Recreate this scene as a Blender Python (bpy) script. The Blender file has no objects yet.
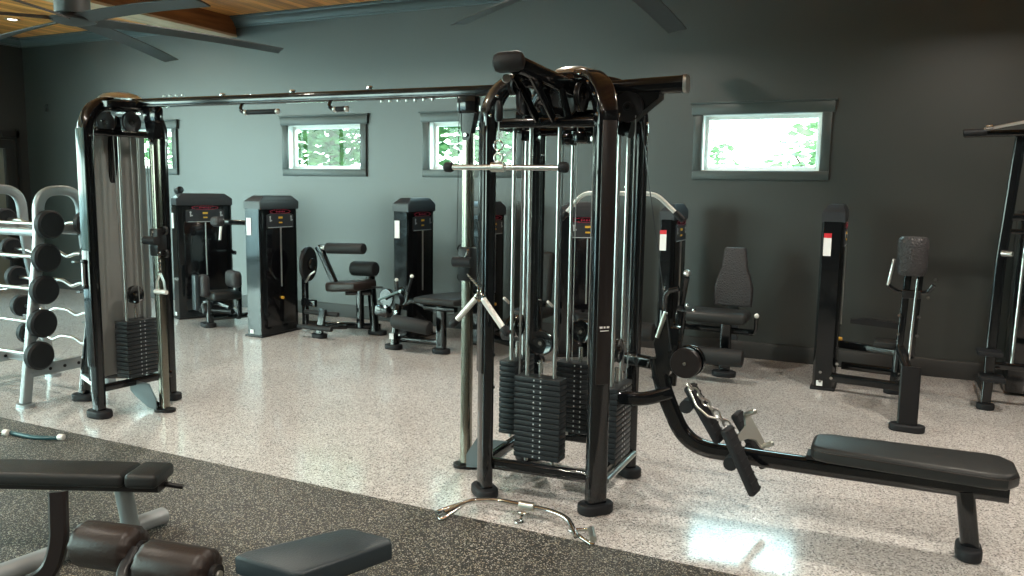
import bpy, bmesh, math, random
from math import sin, cos, pi, radians, hypot
from mathutils import Vector, Matrix
random.seed(7)
SC = bpy.context.scene
COL = SC.collection
V = Vector

# ------------------------------------------------------------------ materials
MATS = {}
def newmat(name):
    m = bpy.data.materials.new(name); m.use_nodes = True
    MATS[name] = m
    return m, m.node_tree.nodes, m.node_tree.links, m.node_tree.nodes['Principled BSDF']
def pbr(name, col, rough=.5, metal=0., coat=0., spec=.5, bump=None):
    m, n, l, p = newmat(name)
    p.inputs['Base Color'].default_value = (*col, 1)
    p.inputs['Roughness'].default_value = rough
    p.inputs['Metallic'].default_value = metal
    p.inputs['Specular IOR Level'].default_value = spec
    if coat:
        p.inputs['Coat Weight'].default_value = coat; p.inputs['Coat Roughness'].default_value = .04
    if bump:
        sc, st, kind = bump
        tc = n.new('ShaderNodeTexCoord')
        if kind == 'noise':
            t = n.new('ShaderNodeTexNoise'); t.inputs['Scale'].default_value = sc; t.inputs['Detail'].default_value = 4
            o = t.outputs['Fac']
        elif kind == 'voronoi':
            t = n.new('ShaderNodeTexVoronoi'); t.feature = 'DISTANCE_TO_EDGE'; t.inputs['Scale'].default_value = sc
            o = t.outputs['Distance']
        l.new(tc.outputs['Object'], t.inputs['Vector'])
        b = n.new('ShaderNodeBump'); b.inputs['Strength'].default_value = st; b.inputs['Distance'].default_value = .005
        l.new(o, b.inputs['Height']); l.new(b.outputs['Normal'], p.inputs['Normal'])
    return m
pbr('gloss_black', (.005, .006, .007), .10, 0, .25)
pbr('satin_black', (.010, .010, .011), .38)
pbr('dark_plastic', (.028, .032, .037), .38)
pbr('deep_black', (.004, .004, .005), .14, 0, .3)
pbr('post_cover', (.014, .011, .011), .34, spec=.35)
pbr('cover_black', (.006, .006, .007), .22)
pbr('teal_reflection_and_lever', (.05, .09, .09), .16, 0, .4)  # window reflection on the left post painted in teal; also colours a lever
pbr('panel_grey', (.27, .28, .27), .45, .25)
pbr('polished_column', (.24, .225, .185), .20, 1)
pbr('rubber', (.011, .012, .014), .60)
pbr('plate_iron', (.020, .024, .027), .42)
pbr('chrome', (.52, .52, .50), .14, 1)
pbr('brushed_steel', (.62, .63, .61), .28, 1)
pbr('worn_steel', (.60, .60, .55), .33, 1, bump=(60, .15, 'noise'))
pbr('silver_paint', (.30, .35, .36), .32, .4, .2)
pbr('gusset_grey', (.10, .13, .14), .35, .3)
pbr('rack_silver', (.27, .30, .31), .33, .3, .2)
pbr('white_grip', (.72, .72, .68), .30, .2)
pbr('white_sticker', (.80, .80, .80), .5)
pbr('red_sticker', (.60, .02, .03), .5)
pbr('red_print', (.30, .012, .04), .4)
pbr('yellow_plastic', (.70, .42, .05), .4)
pbr('grey_print', (.45, .50, .52), .5)
pbr('leather', (.020, .014, .012), .38, bump=(90, .25, 'noise'))
pbr('vinyl', (.019, .020, .020), .42, bump=(140, .2, 'noise'))
pbr('vinyl_blue', (.026, .036, .042), .36, bump=(140, .2, 'noise'))
pbr('quilted_vinyl', (.040, .038, .040), .45, bump=(42, .55, 'voronoi'))
[setattr(x.inputs['Distance'], 'default_value', .02) for x in MATS['quilted_vinyl'].node_tree.nodes if x.type == 'BUMP']
pbr('foam', (.018, .019, .020), .6)
pbr('trim_paint', (.050, .064, .063), .38)
pbr('window_white', (.80, .80, .76), .4)
pbr('fan_blade', (.05, .048, .046), .6, .0, spec=.25)
pbr('fan_motor', (.045, .048, .048), .40, .2)
for k_ in ('rubber', 'foam', 'vinyl', 'vinyl_blue', 'plate_iron', 'quilted_vinyl', 'leather', 'satin_black'): MATS[k_].node_tree.nodes['Principled BSDF'].inputs['Specular IOR Level'].default_value = .28
pbr('bark', (.10, .07, .045), .9)
pbr('concrete', (.45, .45, .43), .9)
pbr('plaster', (.55, .52, .46), .9)
pbr('teal_grip', (.02, .07, .08), .3)
pbr('frame_black', (.012, .012, .012), .3)
pbr('reflection_olive', (.15, .155, .13), .35, 0)  # olive tone of the door leaf: its reflection put into a flat colour
pbr('black_cable', (.02, .02, .022), .3)
pbr('steel_cable', (.45, .46, .46), .3, .8)

def speckle(name, base, cols, scale, rough, coat, wts):
    m, n, l, p = newmat(name)
    tc = n.new('ShaderNodeTexCoord')
    v = n.new('ShaderNodeTexVoronoi'); v.inputs['Scale'].default_value = scale
    l.new(tc.outputs['Object'], v.inputs['Vector'])
    sx = n.new('ShaderNodeSeparateColor'); l.new(v.outputs['Color'], sx.inputs[0])
    r = n.new('ShaderNodeValToRGB'); r.color_ramp.interpolation = 'CONSTANT'
    e = r.color_ramp.elements
    e[0].position = 0; e[0].color = (*cols[0], 1); e[1].position = wts[1]; e[1].color = (*cols[1], 1)
    for c, w in zip(cols[2:], wts[2:]):
        x = e.new(w); x.color = (*c, 1)
    l.new(sx.outputs[0], r.inputs[0])
    v2 = n.new('ShaderNodeTexNoise'); v2.inputs['Scale'].default_value = .9; v2.inputs['Detail'].default_value = 3
    l.new(tc.outputs['Object'], v2.inputs['Vector'])
    mx = n.new('ShaderNodeMix'); mx.data_type = 'RGBA'; mx.blend_type = 'MULTIPLY'
    rr = n.new('ShaderNodeValToRGB'); rr.color_ramp.elements[0].position = .35; rr.color_ramp.elements[1].position = .7
    rr.color_ramp.elements[0].color = (.86, .86, .86, 1); rr.color_ramp.elements[1].color = (1, 1, 1, 1)
    l.new(v2.outputs['Fac'], rr.inputs[0])
    mx.inputs[0].default_value = 1
    l.new(r.outputs[0], mx.inputs[6]); l.new(rr.outputs[0], mx.inputs[7])
    l.new(mx.outputs[2], p.inputs['Base Color'])
    p.inputs['Roughness'].default_value = rough
    if coat:
        p.inputs['Coat Weight'].default_value = coat; p.inputs['Coat Roughness'].default_value = .13
    return m
speckle('epoxy_flake', None, [(.24, .22, .21), (.56, .53, .50), (.70, .67, .645), (.45, .42, .40), (.07, .07, .07), (.84, .83, .81)],
        150, .40, 1.0, [0, .14, .42, .66, .80, .87])
speckle('rubber_fleck', None, [(.012, .013, .013), (.022, .024, .024), (.045, .046, .042), (.36, .32, .24), (.42, .42, .38)],
        210, .50, 0, [0, .30, .62, .82, .91])

def wallpaint(name, col, rough):
    m, n, l, p = newmat(name)
    tc = n.new('ShaderNodeTexCoord')
    t = n.new('ShaderNodeTexNoise'); t.inputs['Scale'].default_value = 60; t.inputs['Detail'].default_value = 3
    l.new(tc.outputs['Object'], t.inputs['Vector'])
    b = n.new('ShaderNodeBump'); b.inputs['Strength'].default_value = .05; b.inputs['Distance'].default_value = .003
    l.new(t.outputs['Fac'], b.inputs['Height']); l.new(b.outputs['Normal'], p.inputs['Normal'])
    p.inputs['Base Color'].default_value = (*col, 1); p.inputs['Roughness'].default_value = rough
    p.inputs['Specular IOR Level'].default_value = .7
wallpaint('wall_paint', (.010, .014, .0115), .43)
wallpaint('wall_paint_side', (.014, .014, .013), .55)
MATS['wall_paint'].node_tree.nodes['Principled BSDF'].inputs['Coat Weight'].default_value = .8
MATS['wall_paint'].node_tree.nodes['Principled BSDF'].inputs['Coat Roughness'].default_value = .43
MATS['wall_paint'].node_tree.nodes['Principled BSDF'].inputs['Coat IOR'].default_value = 1.5

def wood(name, c1, c2, plank, rough=.45):
    m, n, l, p = newmat(name)
    tc = n.new('ShaderNodeTexCoord')
    sp = n.new('ShaderNodeSeparateXYZ'); l.new(tc.outputs['Object'], sp.inputs[0])
    dv = n.new('ShaderNodeMath'); dv.operation = 'DIVIDE'; dv.inputs[1].default_value = plank; l.new(sp.outputs[0], dv.inputs[0])
    fl = n.new('ShaderNodeMath'); fl.operation = 'FLOOR'; l.new(dv.outputs[0], fl.inputs[0])
    fr = n.new('ShaderNodeMath'); fr.operation = 'FRACT'; l.new(dv.outputs[0], fr.inputs[0])
    wn = n.new('ShaderNodeTexWhiteNoise'); wn.noise_dimensions = '1D'; l.new(fl.outputs[0], wn.inputs['W'])
    mp = n.new('ShaderNodeMapping'); mp.inputs['Scale'].default_value = (14, 1.1, 14); l.new(tc.outputs['Object'], mp.inputs[0])
    ad = n.new('ShaderNodeVectorMath'); ad.operation = 'ADD'; l.new(mp.outputs[0], ad.inputs[0])
    cb = n.new('ShaderNodeCombineXYZ'); ml = n.new('ShaderNodeMath'); ml.operation = 'MULTIPLY'; ml.inputs[1].default_value = 37
    l.new(wn.outputs[0], ml.inputs[0]); l.new(ml.outputs[0], cb.inputs[1]); l.new(cb.outputs[0], ad.inputs[1])
    t = n.new('ShaderNodeTexNoise'); t.inputs['Scale'].default_value = 1.4; t.inputs['Detail'].default_value = 6; l.new(ad.outputs[0], t.inputs['Vector'])
    mixf = n.new('ShaderNodeMath'); mixf.operation = 'MULTIPLY_ADD'; mixf.inputs[1].default_value = .55
    l.new(wn.outputs[0], mixf.inputs[0]); l.new(t.outputs['Fac'], mixf.inputs[2])
    r = n.new('ShaderNodeValToRGB'); r.color_ramp.elements[0].position = .35; r.color_ramp.elements[1].position = 1.0
    r.color_ramp.elements[0].color = (*c1, 1); r.color_ramp.elements[1].color = (*c2, 1); l.new(mixf.outputs[0], r.inputs[0])
    gp = n.new('ShaderNodeMath'); gp.operation = 'GREATER_THAN'; gp.inputs[1].default_value = .05; l.new(fr.outputs[0], gp.inputs[0])
    g2 = n.new('ShaderNodeMath'); g2.operation = 'MULTIPLY_ADD'; g2.inputs[1].default_value = .7; g2.inputs[2].default_value = .3; l.new(gp.outputs[0], g2.inputs[0])
    mx = n.new('ShaderNodeMix'); mx.data_type = 'RGBA'; mx.blend_type = 'MULTIPLY'; mx.inputs[0].default_value = 1
    l.new(r.outputs[0], mx.inputs[6]); l.new(g2.outputs[0], mx.inputs[7]); l.new(mx.outputs[2], p.inputs['Base Color'])
    p.inputs['Roughness'].default_value = rough
wood('ceiling_wood', (.32, .11, .03), (.88, .38, .10), .13)
wood('beam_wood', (.16, .05, .016), (.45, .18, .06), 5.0)
wood('beam_board', (.50, .34, .20), (.80, .62, .40), 5.0)

def glassmat(name, tint=(1, 1, 1), gl=.08, rough=.0):
    m, n, l, p = newmat(name)
    n.remove(p); out = n['Material Output']
    t = n.new('ShaderNodeBsdfTransparent'); t.inputs[0].default_value = (*tint, 1)
    g = n.new('ShaderNodeBsdfGlossy'); g.inputs['Roughness'].default_value = rough
    x = n.new('ShaderNodeMixShader'); x.inputs[0].default_value = gl
    l.new(t.outputs[0], x.inputs[1]); l.new(g.outputs[0], x.inputs[2]); l.new(x.outputs[0], out.inputs[0])
glassmat('window_glass', (.96, .98, .96), .02)
def panelmat():
    m, n, l, p = newmat('smoked_panel')
    p.inputs['Base Color'].default_value = (.26, .28, .28, 1); p.inputs['Roughness'].default_value = .30; p.inputs['Metallic'].default_value = .85
    out = n['Material Output']
    t = n.new('ShaderNodeBsdfTransparent')
    x = n.new('ShaderNodeMixShader'); x.inputs[0].default_value = .72
    l.new(t.outputs[0], x.inputs[1]); l.new(p.outputs[0], x.inputs[2]); l.new(x.outputs[0], out.inputs[0])
panelmat()
def emis(name, col, s):
    m, n, l, p = newmat(name)
    p.inputs['Base Color'].default_value = (0, 0, 0, 1)
    p.inputs['Emission Color'].default_value = (*col, 1); p.inputs['Emission Strength'].default_value = s
emis('lamp_glow', (1, .88, .70), 10)
def leafmat(name, a, b):
    m, n, l, p = newmat(name)
    oi = n.new('ShaderNodeTexCoord'); t = n.new('ShaderNodeTexNoise'); t.inputs['Scale'].default_value = 4
    l.new(oi.outputs['Object'], t.inputs['Vector'])
    r = n.new('ShaderNodeValToRGB'); r.color_ramp.elements[0].position = .35; r.color_ramp.elements[1].position = .65
    r.color_ramp.elements[0].color = (*a, 1); r.color_ramp.elements[1].color = (*b, 1)
    l.new(t.outputs['Fac'], r.inputs[0]); l.new(r.outputs[0], p.inputs['Base Color'])
    p.inputs['Roughness'].default_value = .6
    out = n['Material Output']; tr = n.new('ShaderNodeBsdfTranslucent'); l.new(r.outputs[0], tr.inputs[0])
    x = n.new('ShaderNodeMixShader'); x.inputs[0].default_value = .45
    l.new(p.outputs[0], x.inputs[1]); l.new(tr.outputs[0], x.inputs[2]); l.new(x.outputs[0], out.inputs[0])
leafmat('leaves', (.03, .10, .03), (.12, .22, .06))
leafmat('pale_leaves', (.09, .15, .06), (.24, .32, .14))

# ------------------------------------------------------------------ object helpers
OFF = {}
def tag(o, label, cat, group=None):
    o['label'] = label; o['category'] = cat
    if group: o['group'] = group
    return o
def thing(name, label, cat, loc=(0, 0, 0), rotz=0., group=None, local=False):
    o = bpy.data.objects.new(name, None); COL.objects.link(o)
    o.empty_display_size = .1
    o.location = loc; o.rotation_euler = (0, 0, rotz)
    M = Matrix.Translation(loc) @ Matrix.Rotation(rotz, 4, 'Z')
    OFF[o.name] = Matrix.Identity(4) if local else M.inverted()
    return tag(o, label, cat, group)

class B:
    """collects solid shapes, then builds one mesh object"""
    def __init__(s): s.bm = bmesh.new()
    def _add(s, fn):
        before = set(s.bm.verts); fn(); return [v for v in s.bm.verts if v not in before]
    def box(s, c, d, rot=None, bev=0., seg=2):
        t = bmesh.new(); bmesh.ops.create_cube(t, size=1)
        bmesh.ops.scale(t, vec=d, verts=t.verts)
        if bev: bmesh.ops.bevel(t, geom=t.edges[:], offset=min(bev, min(d) * .49), segments=seg, profile=.5, affect='EDGES')
        M = Matrix.Translation(c) @ (rot.to_4x4() if rot else Matrix.Identity(4))
        t.transform(M); s.merge(t); return s
    def merge(s, t):
        mp = {}
        for v in t.verts: mp[v] = s.bm.verts.new(v.co)
        for f in t.faces:
            try: s.bm.faces.new([mp[v] for v in f.verts])
            except ValueError: pass
        t.free()
    def sweep(s, pts, sec, up=(0, 0, 1), closed=False, caps=True, scales=None):
        pts = [V(p) for p in pts]; n = len(pts); rings = []
        up = V(up)
        tang = []
        for i in range(n):
            a = pts[i - 1] if (i > 0 or closed) else pts[i]
            b = pts[(i + 1) % n] if (i < n - 1 or closed) else pts[i]
            tang.append((b - a).normalized())
        t0 = tang[0]
        side = t0.cross(up)
        if side.length < 1e-3: side = t0.cross(V((0, 1, 0)) if abs(t0.y) < .9 else V((1, 0, 0)))
        side.normalize(); u = side.cross(t0).normalized()
        for i in range(n):
            if i:
                q = tang[i - 1].rotation_difference(tang[i])
                side = q @ side; u = q @ u
            k = 1.
            if 0 < i < n - 1 or closed:
                d1 = (pts[i] - pts[i - 1]).normalized(); c = max(.35, d1.dot(tang[i])); k = 1 / c
            sc = scales[i] if scales else 1
            ring = [s.bm.verts.new(pts[i] + side * (x * sc) + u * (y * sc)) for x, y in sec]
            rings.append(ring)
        m = len(sec)
        rng = range(n) if closed else range(n - 1)
        for i in rng:
            a, b = rings[i], rings[(i + 1) % n]
            for j in range(m):
                s.bm.faces.new((a[j], a[(j + 1) % m], b[(j + 1) % m], b[j]))
        if caps and not closed:
            s.bm.faces.new(rings[0][::-1]); s.bm.faces.new(rings[-1])
        return s
    def tube(s, pts, r, n=10, closed=False, scales=None):
        return s.sweep(pts, [(r * cos(2 * pi * k / n), r * sin(2 * pi * k / n)) for k in range(n)], closed=closed, scales=scales)
    def cyl(s, p0, p1, r, n=18): return s.tube([p0, p1], r, n)
    def cone(s, p0, p1, r0, r1, n=18): return s.tube([p0, p1], 1, n, scales=[r0, r1])
    def rtube(s, pts, w, h, up=(0, 0, 1), r=None):
        """rounded rectangular tube; w across, h along 'up'"""
        r = min(w, h) * .28 if r is None else r
        sec = []
        for cx, cy, a0 in ((w / 2 - r, h / 2 - r, 0), (-w / 2 + r, h / 2 - r, 90), (-w / 2 + r, -h / 2 + r, 180), (w / 2 - r, -h / 2 + r, 270)):
            for k in range(4):
                a = radians(a0 + k * 30); sec.append((cx + r * cos(a), cy + r * sin(a)))
        return s.sweep(pts, sec, up)
    def prism(s, poly, z0, z1, M=None, bev=0.):
        t = bmesh.new()
        lo = [t.verts.new((x, y, z0)) for x, y in poly]; hi = [t.verts.new((x, y, z1)) for x, y in poly]
        n = len(poly); t.faces.new(lo[::-1]); t.faces.new(hi)
        for i in range(n): t.faces.new((lo[i], lo[(i + 1) % n], hi[(i + 1) % n], hi[i]))
        bmesh.ops.recalc_face_normals(t, faces=t.faces)
        if bev:
            es = [e for e in t.edges if abs(e.verts[0].co.z - e.verts[1].co.z) < 1e-6]
            bmesh.ops.bevel(t, geom=es, offset=bev, segments=3, profile=.5, affect='EDGES')
        if M: t.transform(M)
        s.merge(t); return s
    def stadium(s, c, lx, ly, z0, z1, rotz=0., bev=0.):
        r = min(lx, ly) / 2; poly = []
        ax = (max(lx, ly) / 2 - r)
        for sgn, a0 in ((1, -90), (-1, 90)):
            for k in range(9):
                a = radians(a0 + k * 22.5)
                p = (sgn * ax + r * cos(a), r * sin(a))
                poly.append(p if lx >= ly else (-p[1], p[0]))
        return s.prism(poly, z0, z1, Matrix.Translation(c) @ Matrix.Rotation(rotz, 4, 'Z'), bev)
    def lathe(s, prof, p, axis=(0, 0, 1), n=28):
        """prof: list of (radius, height along axis)"""
        ax = V(axis).normalized(); q = V((0, 0, 1)).rotation_difference(ax)
        rings = []
        for r, h in prof:
            if r < 1e-5: rings.append([s.bm.verts.new(V(p) + ax * h)])
            else: rings.append([s.bm.verts.new(V(p) + q @ V((r * cos(2 * pi * k / n), r * sin(2 * pi * k / n), h))) for k in range(n)])
        for a, b in zip(rings, rings[1:]):
            for k in range(n):
                k2 = (k + 1) % n
                if len(a) == 1 and len(b) == 1: continue
                if len(a) == 1: s.bm.faces.new((a[0], b[k2], b[k]))
                elif len(b) == 1: s.bm.faces.new((a[k], a[k2], b[0]))
                else: s.bm.faces.new((a[k], a[k2], b[k2], b[k]))
        return s
    def disc(s, c, axis, r, t, n=28):
        return s.lathe([(0, -t / 2), (r * .94, -t / 2), (r, -t * .3), (r, t * .3), (r * .94, t / 2), (0, t / 2)], c, axis, n)
    def sph(s, c, r, sc=(1, 1, 1), n=16):
        t = bmesh.new(); bmesh.ops.create_uvsphere(t, u_segments=n, v_segments=n // 2 + 2, radius=r)
        bmesh.ops.scale(t, vec=sc, verts=t.verts); bmesh.ops.translate(t, vec=c, verts=t.verts); s.merge(t); return s
    def roller(s, p0, p1, r, n=24, e=.25):
        """foam roller with rounded ends"""
        p0, p1 = V(p0), V(p1); L = (p1 - p0).length; b = r * e
        return s.lathe([(0, 0), (r - b, 0), (r - b * .3, b * .3), (r, b), (r, L - b), (r - b * .3, L - b * .3), (r - b, L), (0, L)], p0, p1 - p0, n)
    def torus(s, c, axis, R, r, n=20, m=8):
        ax = V(axis).normalized(); q = V((0, 0, 1)).rotation_difference(ax)
        return s.tube([V(c) + q @ V((R * cos(2 * pi * k / n), R * sin(2 * pi * k / n), 0)) for k in range(n)], r, m, closed=True)
    def out(s, name, mat, parent=None, kind=None, label=None):
        me = bpy.data.meshes.new(name)
        bmesh.ops.recalc_face_normals(s.bm, faces=s.bm.faces)
        M = OFF.get(parent.name) if parent else None
        if M is not None: s.bm.transform(M)
        s.bm.to_mesh(me); s.bm.free()
        me.materials.append(MATS[mat] if isinstance(mat, str) else mat)
        for p in me.polygons: p.use_smooth = True
        me.set_sharp_from_angle(angle=radians(38))
        o = bpy.data.objects.new(name, me); COL.objects.link(o)
        if parent:
            o.parent = parent
            if M is not None: OFF[o.name] = M
        if kind: o['kind'] = kind
        if label: o['label'] = label
        return o
def arc(c, r, a0, a1, n, plane='xz', fixed=0.):
    r_ = []
    for k in range(n + 1):
        a = radians(a0 + (a1 - a0) * k / n)
        x, y = c[0] + r * cos(a), c[1] + r * sin(a)
        r_.append({'xz': (x, fixed, y), 'yz': (fixed, x, y), 'xy': (x, y, fixed)}[plane])
    return r_
def bend(pts, rad, n=5):
    """round the corners of a polyline"""
    pts = [V(p) for p in pts]; o = [pts[0]]
    for i in range(1, len(pts) - 1):
        a, b, c = pts[i - 1], pts[i], pts[i + 1]
        d1 = (a - b); d2 = (c - b); r = min(rad, d1.length * .45, d2.length * .45)
        p, q = b + d1.normalized() * r, b + d2.normalized() * r
        for k in range(n + 1):
            t = k / n; o.append(p * (1 - t) ** 2 + b * 2 * t * (1 - t) + q * t * t)
    o.append(pts[-1]); return o
def pad(b, c, d, rot=None, bev=.03): return b.box(c, d, rot, bev, 4)
def RZ(a): return Matrix.Rotation(radians(a), 3, 'Z')
def RY(a): return Matrix.Rotation(radians(a), 3, 'Y')
def RX(a): return Matrix.Rotation(radians(a), 3, 'X')

# ------------------------------------------------------------------ room
YB, XL, ZC, YF, XR = 8.36, -12.56, 3.90, -4.0, 4.2
def struct(name, b, mat): return b.out(name, mat, None, 'structure')
b = B(); b.box(((XL + XR) / 2, (YF + YB) / 2, -.05), (XR - XL + .4, YB - YF + .4, .1)); struct('floor', b, 'epoxy_flake')
b = B(); b.box(((XL + XR) / 2, (YF + 3.485) / 2, .003), (XR - XL, 3.485 - YF, .006)); struct('rubber_floor', b, 'rubber_fleck')
b = B(); b.box(((XL + XR) / 2, (YF + YB) / 2, ZC + .05), (XR - XL + .4, YB - YF + .4, .1)); struct('ceiling', b, 'ceiling_wood')
WZ0, WZ1 = 1.905, 2.465
WIN = [(-10.50, -9.35), (-7.25, -6.09), (-5.09, -3.94), (-1.83, -.69)]
b = B(); T = .16
def wbox(x0, x1, z0, z1): b.box(((x0 + x1) / 2, YB + T / 2, (z0 + z1) / 2), (x1 - x0, T, z1 - z0))
wbox(XL - T, XR + T, 0, WZ0); wbox(XL - T, XR + T, WZ1, ZC)
xs = [XL - T] + [v for w in WIN for v in w] + [XR + T]
for i in range(0, len(xs), 2): wbox(xs[i], xs[i + 1], WZ0, WZ1)
struct('wall_back', b, 'wall_paint')
# left wall: glazed opening towards the front, and a doorway near the back corner
LO0, LO1, LOZ = -3.7, 5.9, 3.6
DO0, DO1, DOZ = 6.75, 7.98, 2.20
b = B()
def lbox(y0, y1, z0, z1): b.box((XL - T / 2, (y0 + y1) / 2, (z0 + z1) / 2), (T, y1 - y0, z1 - z0))
lbox(YF - T, LO0, 0, ZC); lbox(LO0, LO1, LOZ, ZC); lbox(LO1, DO0, 0, ZC); lbox(DO0, DO1, DOZ, ZC); lbox(DO1, YB, 0, ZC)
struct('wall_left', b, 'wall_paint_side')
b = B(); b.box((XR + T / 2, (YF + YB) / 2, ZC / 2), (T, YB - YF, ZC)); struct('wall_right', b, 'wall_paint_side')
# front wall (behind the camera) with a row of glazed doors
FO0, FO1, FOZ = -12.2, -6.8, 3.5
b = B()
def fbox(x0, x1, z0, z1): b.box(((x0 + x1) / 2, YF - T / 2, (z0 + z1) / 2), (x1 - x0, T, z1 - z0))
fbox(XL - T, FO0, 0, ZC); fbox(FO0, FO1, FOZ, ZC); fbox(FO1, XR + T, 0, ZC)
struct('wall_front', b, 'wall_paint_side')
def glazing(name, axis, a0, a1, z1, n, fixed):
    b = B(); g = B()
    def bar(p, q, z0, z1, d=.06):
        if axis == 'x': b.box(((p + q) / 2, fixed, (z0 + z1) / 2), (q - p, d, z1 - z0))
        else: b.box((fixed, (p + q) / 2, (z0 + z1) / 2), (d, q - p, z1 - z0))
    w = .07
    for k in range(n + 1):
        x = a0 + (a1 - a0) * k / n; x = min(max(x, a0 + w / 2), a1 - w / 2); bar(x - w / 2, x + w / 2, 0, z1)
    bar(a0, a1, z1 - w, z1, .062); bar(a0, a1, 0, .12, .062)
    if axis == 'x': g.box(((a0 + a1) / 2, fixed, z1 / 2), (a1 - a0 - .02, .008, z1 - .02))
    else: g.box((fixed, (a0 + a1) / 2, z1 / 2), (.008, a1 - a0 - .02, z1 - .02))
    f = struct(name, b, 'frame_black'); g.out('pane', 'window_glass', f)
glazing('door_1', 'x', FO0, FO1, FOZ, 4, YF - T / 2)
glazing('door_2', 'y', LO0, LO1, LOZ, 7, XL - T / 2)
# doorway on the left wall with black casing and a glass leaf, its reflection painted on
b = B(); x = XL + .02
b.box((x, (DO0 + DO1) / 2, DOZ + .06), (.05, DO1 - DO0 + .26, .14), bev=.008)
for y in (DO0 - .06, DO1 + .06): b.box((x, y, DOZ / 2), (.05, .14, DOZ), bev=.008)
b.box((XL + .005, DO1 + .21, 1.25), (.05, .05, 2.5)); b.box((XL + .005, DO1 + .10, 2.42), (.05, .27, .10))
d3 = struct('door_3', b, 'frame_black')
b = B(); b.box((XL - .05, (DO0 + DO1) / 2, DOZ / 2), (.04, DO1 - DO0 - .01, DOZ - .01)); b.out('door_leaf', 'reflection_olive', d3)
# crown moulding, baseboard
def mould(name, prof, p0, p1, inward, mat):
    """prof: (distance into the room, z)"""
    p0, p1, iv = V(p0), V(p1), V(inward); b = B()
    r0 = [b.bm.verts.new(p0 + iv * d + V((0, 0, z))) for d, z in prof]; r1 = [b.bm.verts.new(p1 + iv * d + V((0, 0, z))) for d, z in prof]
    m = len(prof)
    for j in range(m): b.bm.faces.new((r0[j], r0[(j + 1) % m], r1[(j + 1) % m], r1[j]))
    b.bm.faces.new(r0); b.bm.faces.new(r1[::-1]); struct(name, b, mat)
CR = [(0, 3.77), (.018, 3.77), (.022, 3.785), (.035, 3.79), (.045, 3.82), (.08, 3.86), (.10, 3.865), (.105, 3.88), (.12, 3.885), (.12, 3.90), (0, 3.90)]
mould('trim_1', CR, (XL, YB, 0), (XR, YB, 0), (0, -1, 0), 'trim_paint')
mould('trim_2', CR, (XL, YF, 0), (XL, YB, 0), (1, 0, 0), 'trim_paint')
BS = [(0, 0), (.018, 0), (.018, .15), (.012, .165), (0, .17)]
mould('baseboard_back', BS, (XL, YB, 0), (XR, YB, 0), (0, -1, 0), 'wall_paint_side')
mould('baseboard_left', BS, (XL, LO1, 0), (XL, DO0 - .13, 0), (1, 0, 0), 'wall_paint_side')
# windows
for k, (x0, x1) in enumerate(WIN):
    b = B(); c = .09; xm = (x0 + x1) / 2
    b.box((xm, YB - .012, WZ1 + .055), (x1 - x0 + 2 * c + .05, .045, .11), bev=.006)
    b.box((xm, YB - .020, WZ1 + .118), (x1 - x0 + 2 * c + .08, .062, .018), bev=.004)
    b.box((xm, YB - .010, WZ0 - .045), (x1 - x0 + 2 * c, .035, .09), bev=.006)
    for xx in (x0 - c / 2, x1 + c / 2): b.box((xx, YB - .010, (WZ0 + WZ1) / 2), (c, .035, WZ1 - WZ0), bev=.006)
    w = struct('window_%d' % (k + 1), b, 'trim_paint')
    b = B(); y = YB + .11
    f = .045
    for xx in (x0 + f / 2, x1 - f / 2): b.box((xx, y, (WZ0 + WZ1) / 2), (f, .05, WZ1 - WZ0), bev=.006)
    for zz in (WZ0 + f / 2, WZ1 - f / 2): b.box((xm, y, zz), (x1 - x0 - 2 * f, .05, f), bev=.006)
    for xx in (x0 + .004, x1 - .004): b.box((xx, YB + .07, (WZ0 + WZ1) / 2), (.008, .15, WZ1 - WZ0))
    for zz in (WZ0 + .004, WZ1 - .004): b.box((xm, YB + .07, zz), (x1 - x0 - .018, .15, .008))
    b.out('window_frame', 'window_white', w)
    b = B(); b.box((xm, y, (WZ0 + WZ1) / 2), (x1 - x0 - 2 * f + .01, .006, WZ1 - WZ0 - 2 * f + .01)); b.out('pane', 'window_glass', w)
# ceiling beam running to the back wall
b = B(); b.box((-8.30, (YF + YB) / 2, 3.785), (.40, YB - YF - .01, .23)); o = struct('trim_3', b, 'beam_wood')
b = B(); b.box((-8.30, (YF + YB) / 2, 3.66), (.42, YB - YF - .01, .03)); b.out('beam_board', 'beam_board', o)
# thermostat
t = thing('wall_switch', 'small dark wall control high on the back wall near the left corner', 'wall switch', (-12.04, YB - .02, 2.83))
b = B(); b.box((-12.04, YB - .012, 2.83), (.075, .02, .12), bev=.006); b.out('plate', 'frame_black', t)
b = B(); b.box((-12.04, YB - .026, 2.85), (.03, .012, .04), bev=.003); b.out('button', 'dark_plastic', t)
# outside
b = B(); b.box((-4, 2, -.25), (120, 120, .1)); struct('ground', b, 'concrete')

# ------------------------------------------------------------------ ceiling lights
def downlight(x, y, label, e=40):
    t = thing('ceiling_light', label, 'ceiling light', (x, y, ZC), group='recessed ceiling lights')
    b = B(); b.lathe([(.062, 0), (.095, 0), (.098, -.008), (.064, -.012), (.062, 0)], (x, y, ZC)); b.out('trim_ring', 'brushed_steel', t)
    b = B(); b.lathe([(0, -.004), (.060, -.004), (.060, -.001), (0, -.001)], (x, y, ZC)); b.out('lens', 'lamp_glow', t)
    l = bpy.data.lights.new('ceiling_lamp', 'AREA'); l.shape = 'DISK'; l.size = .13; l.energy = e; l.color = (1, .92, .80); l.spread = radians(150)
    o = bpy.data.objects.new('ceiling_lamp', l); COL.objects.link(o); o.location = (x, y, ZC - .03)
downlight(-11.11, 7.28, 'recessed ceiling light left of the fan, nearest the left wall', 6)
downlight(-9.46, 7.33, 'recessed ceiling light just right of the left fan motor, by the beam', 6)
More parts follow.
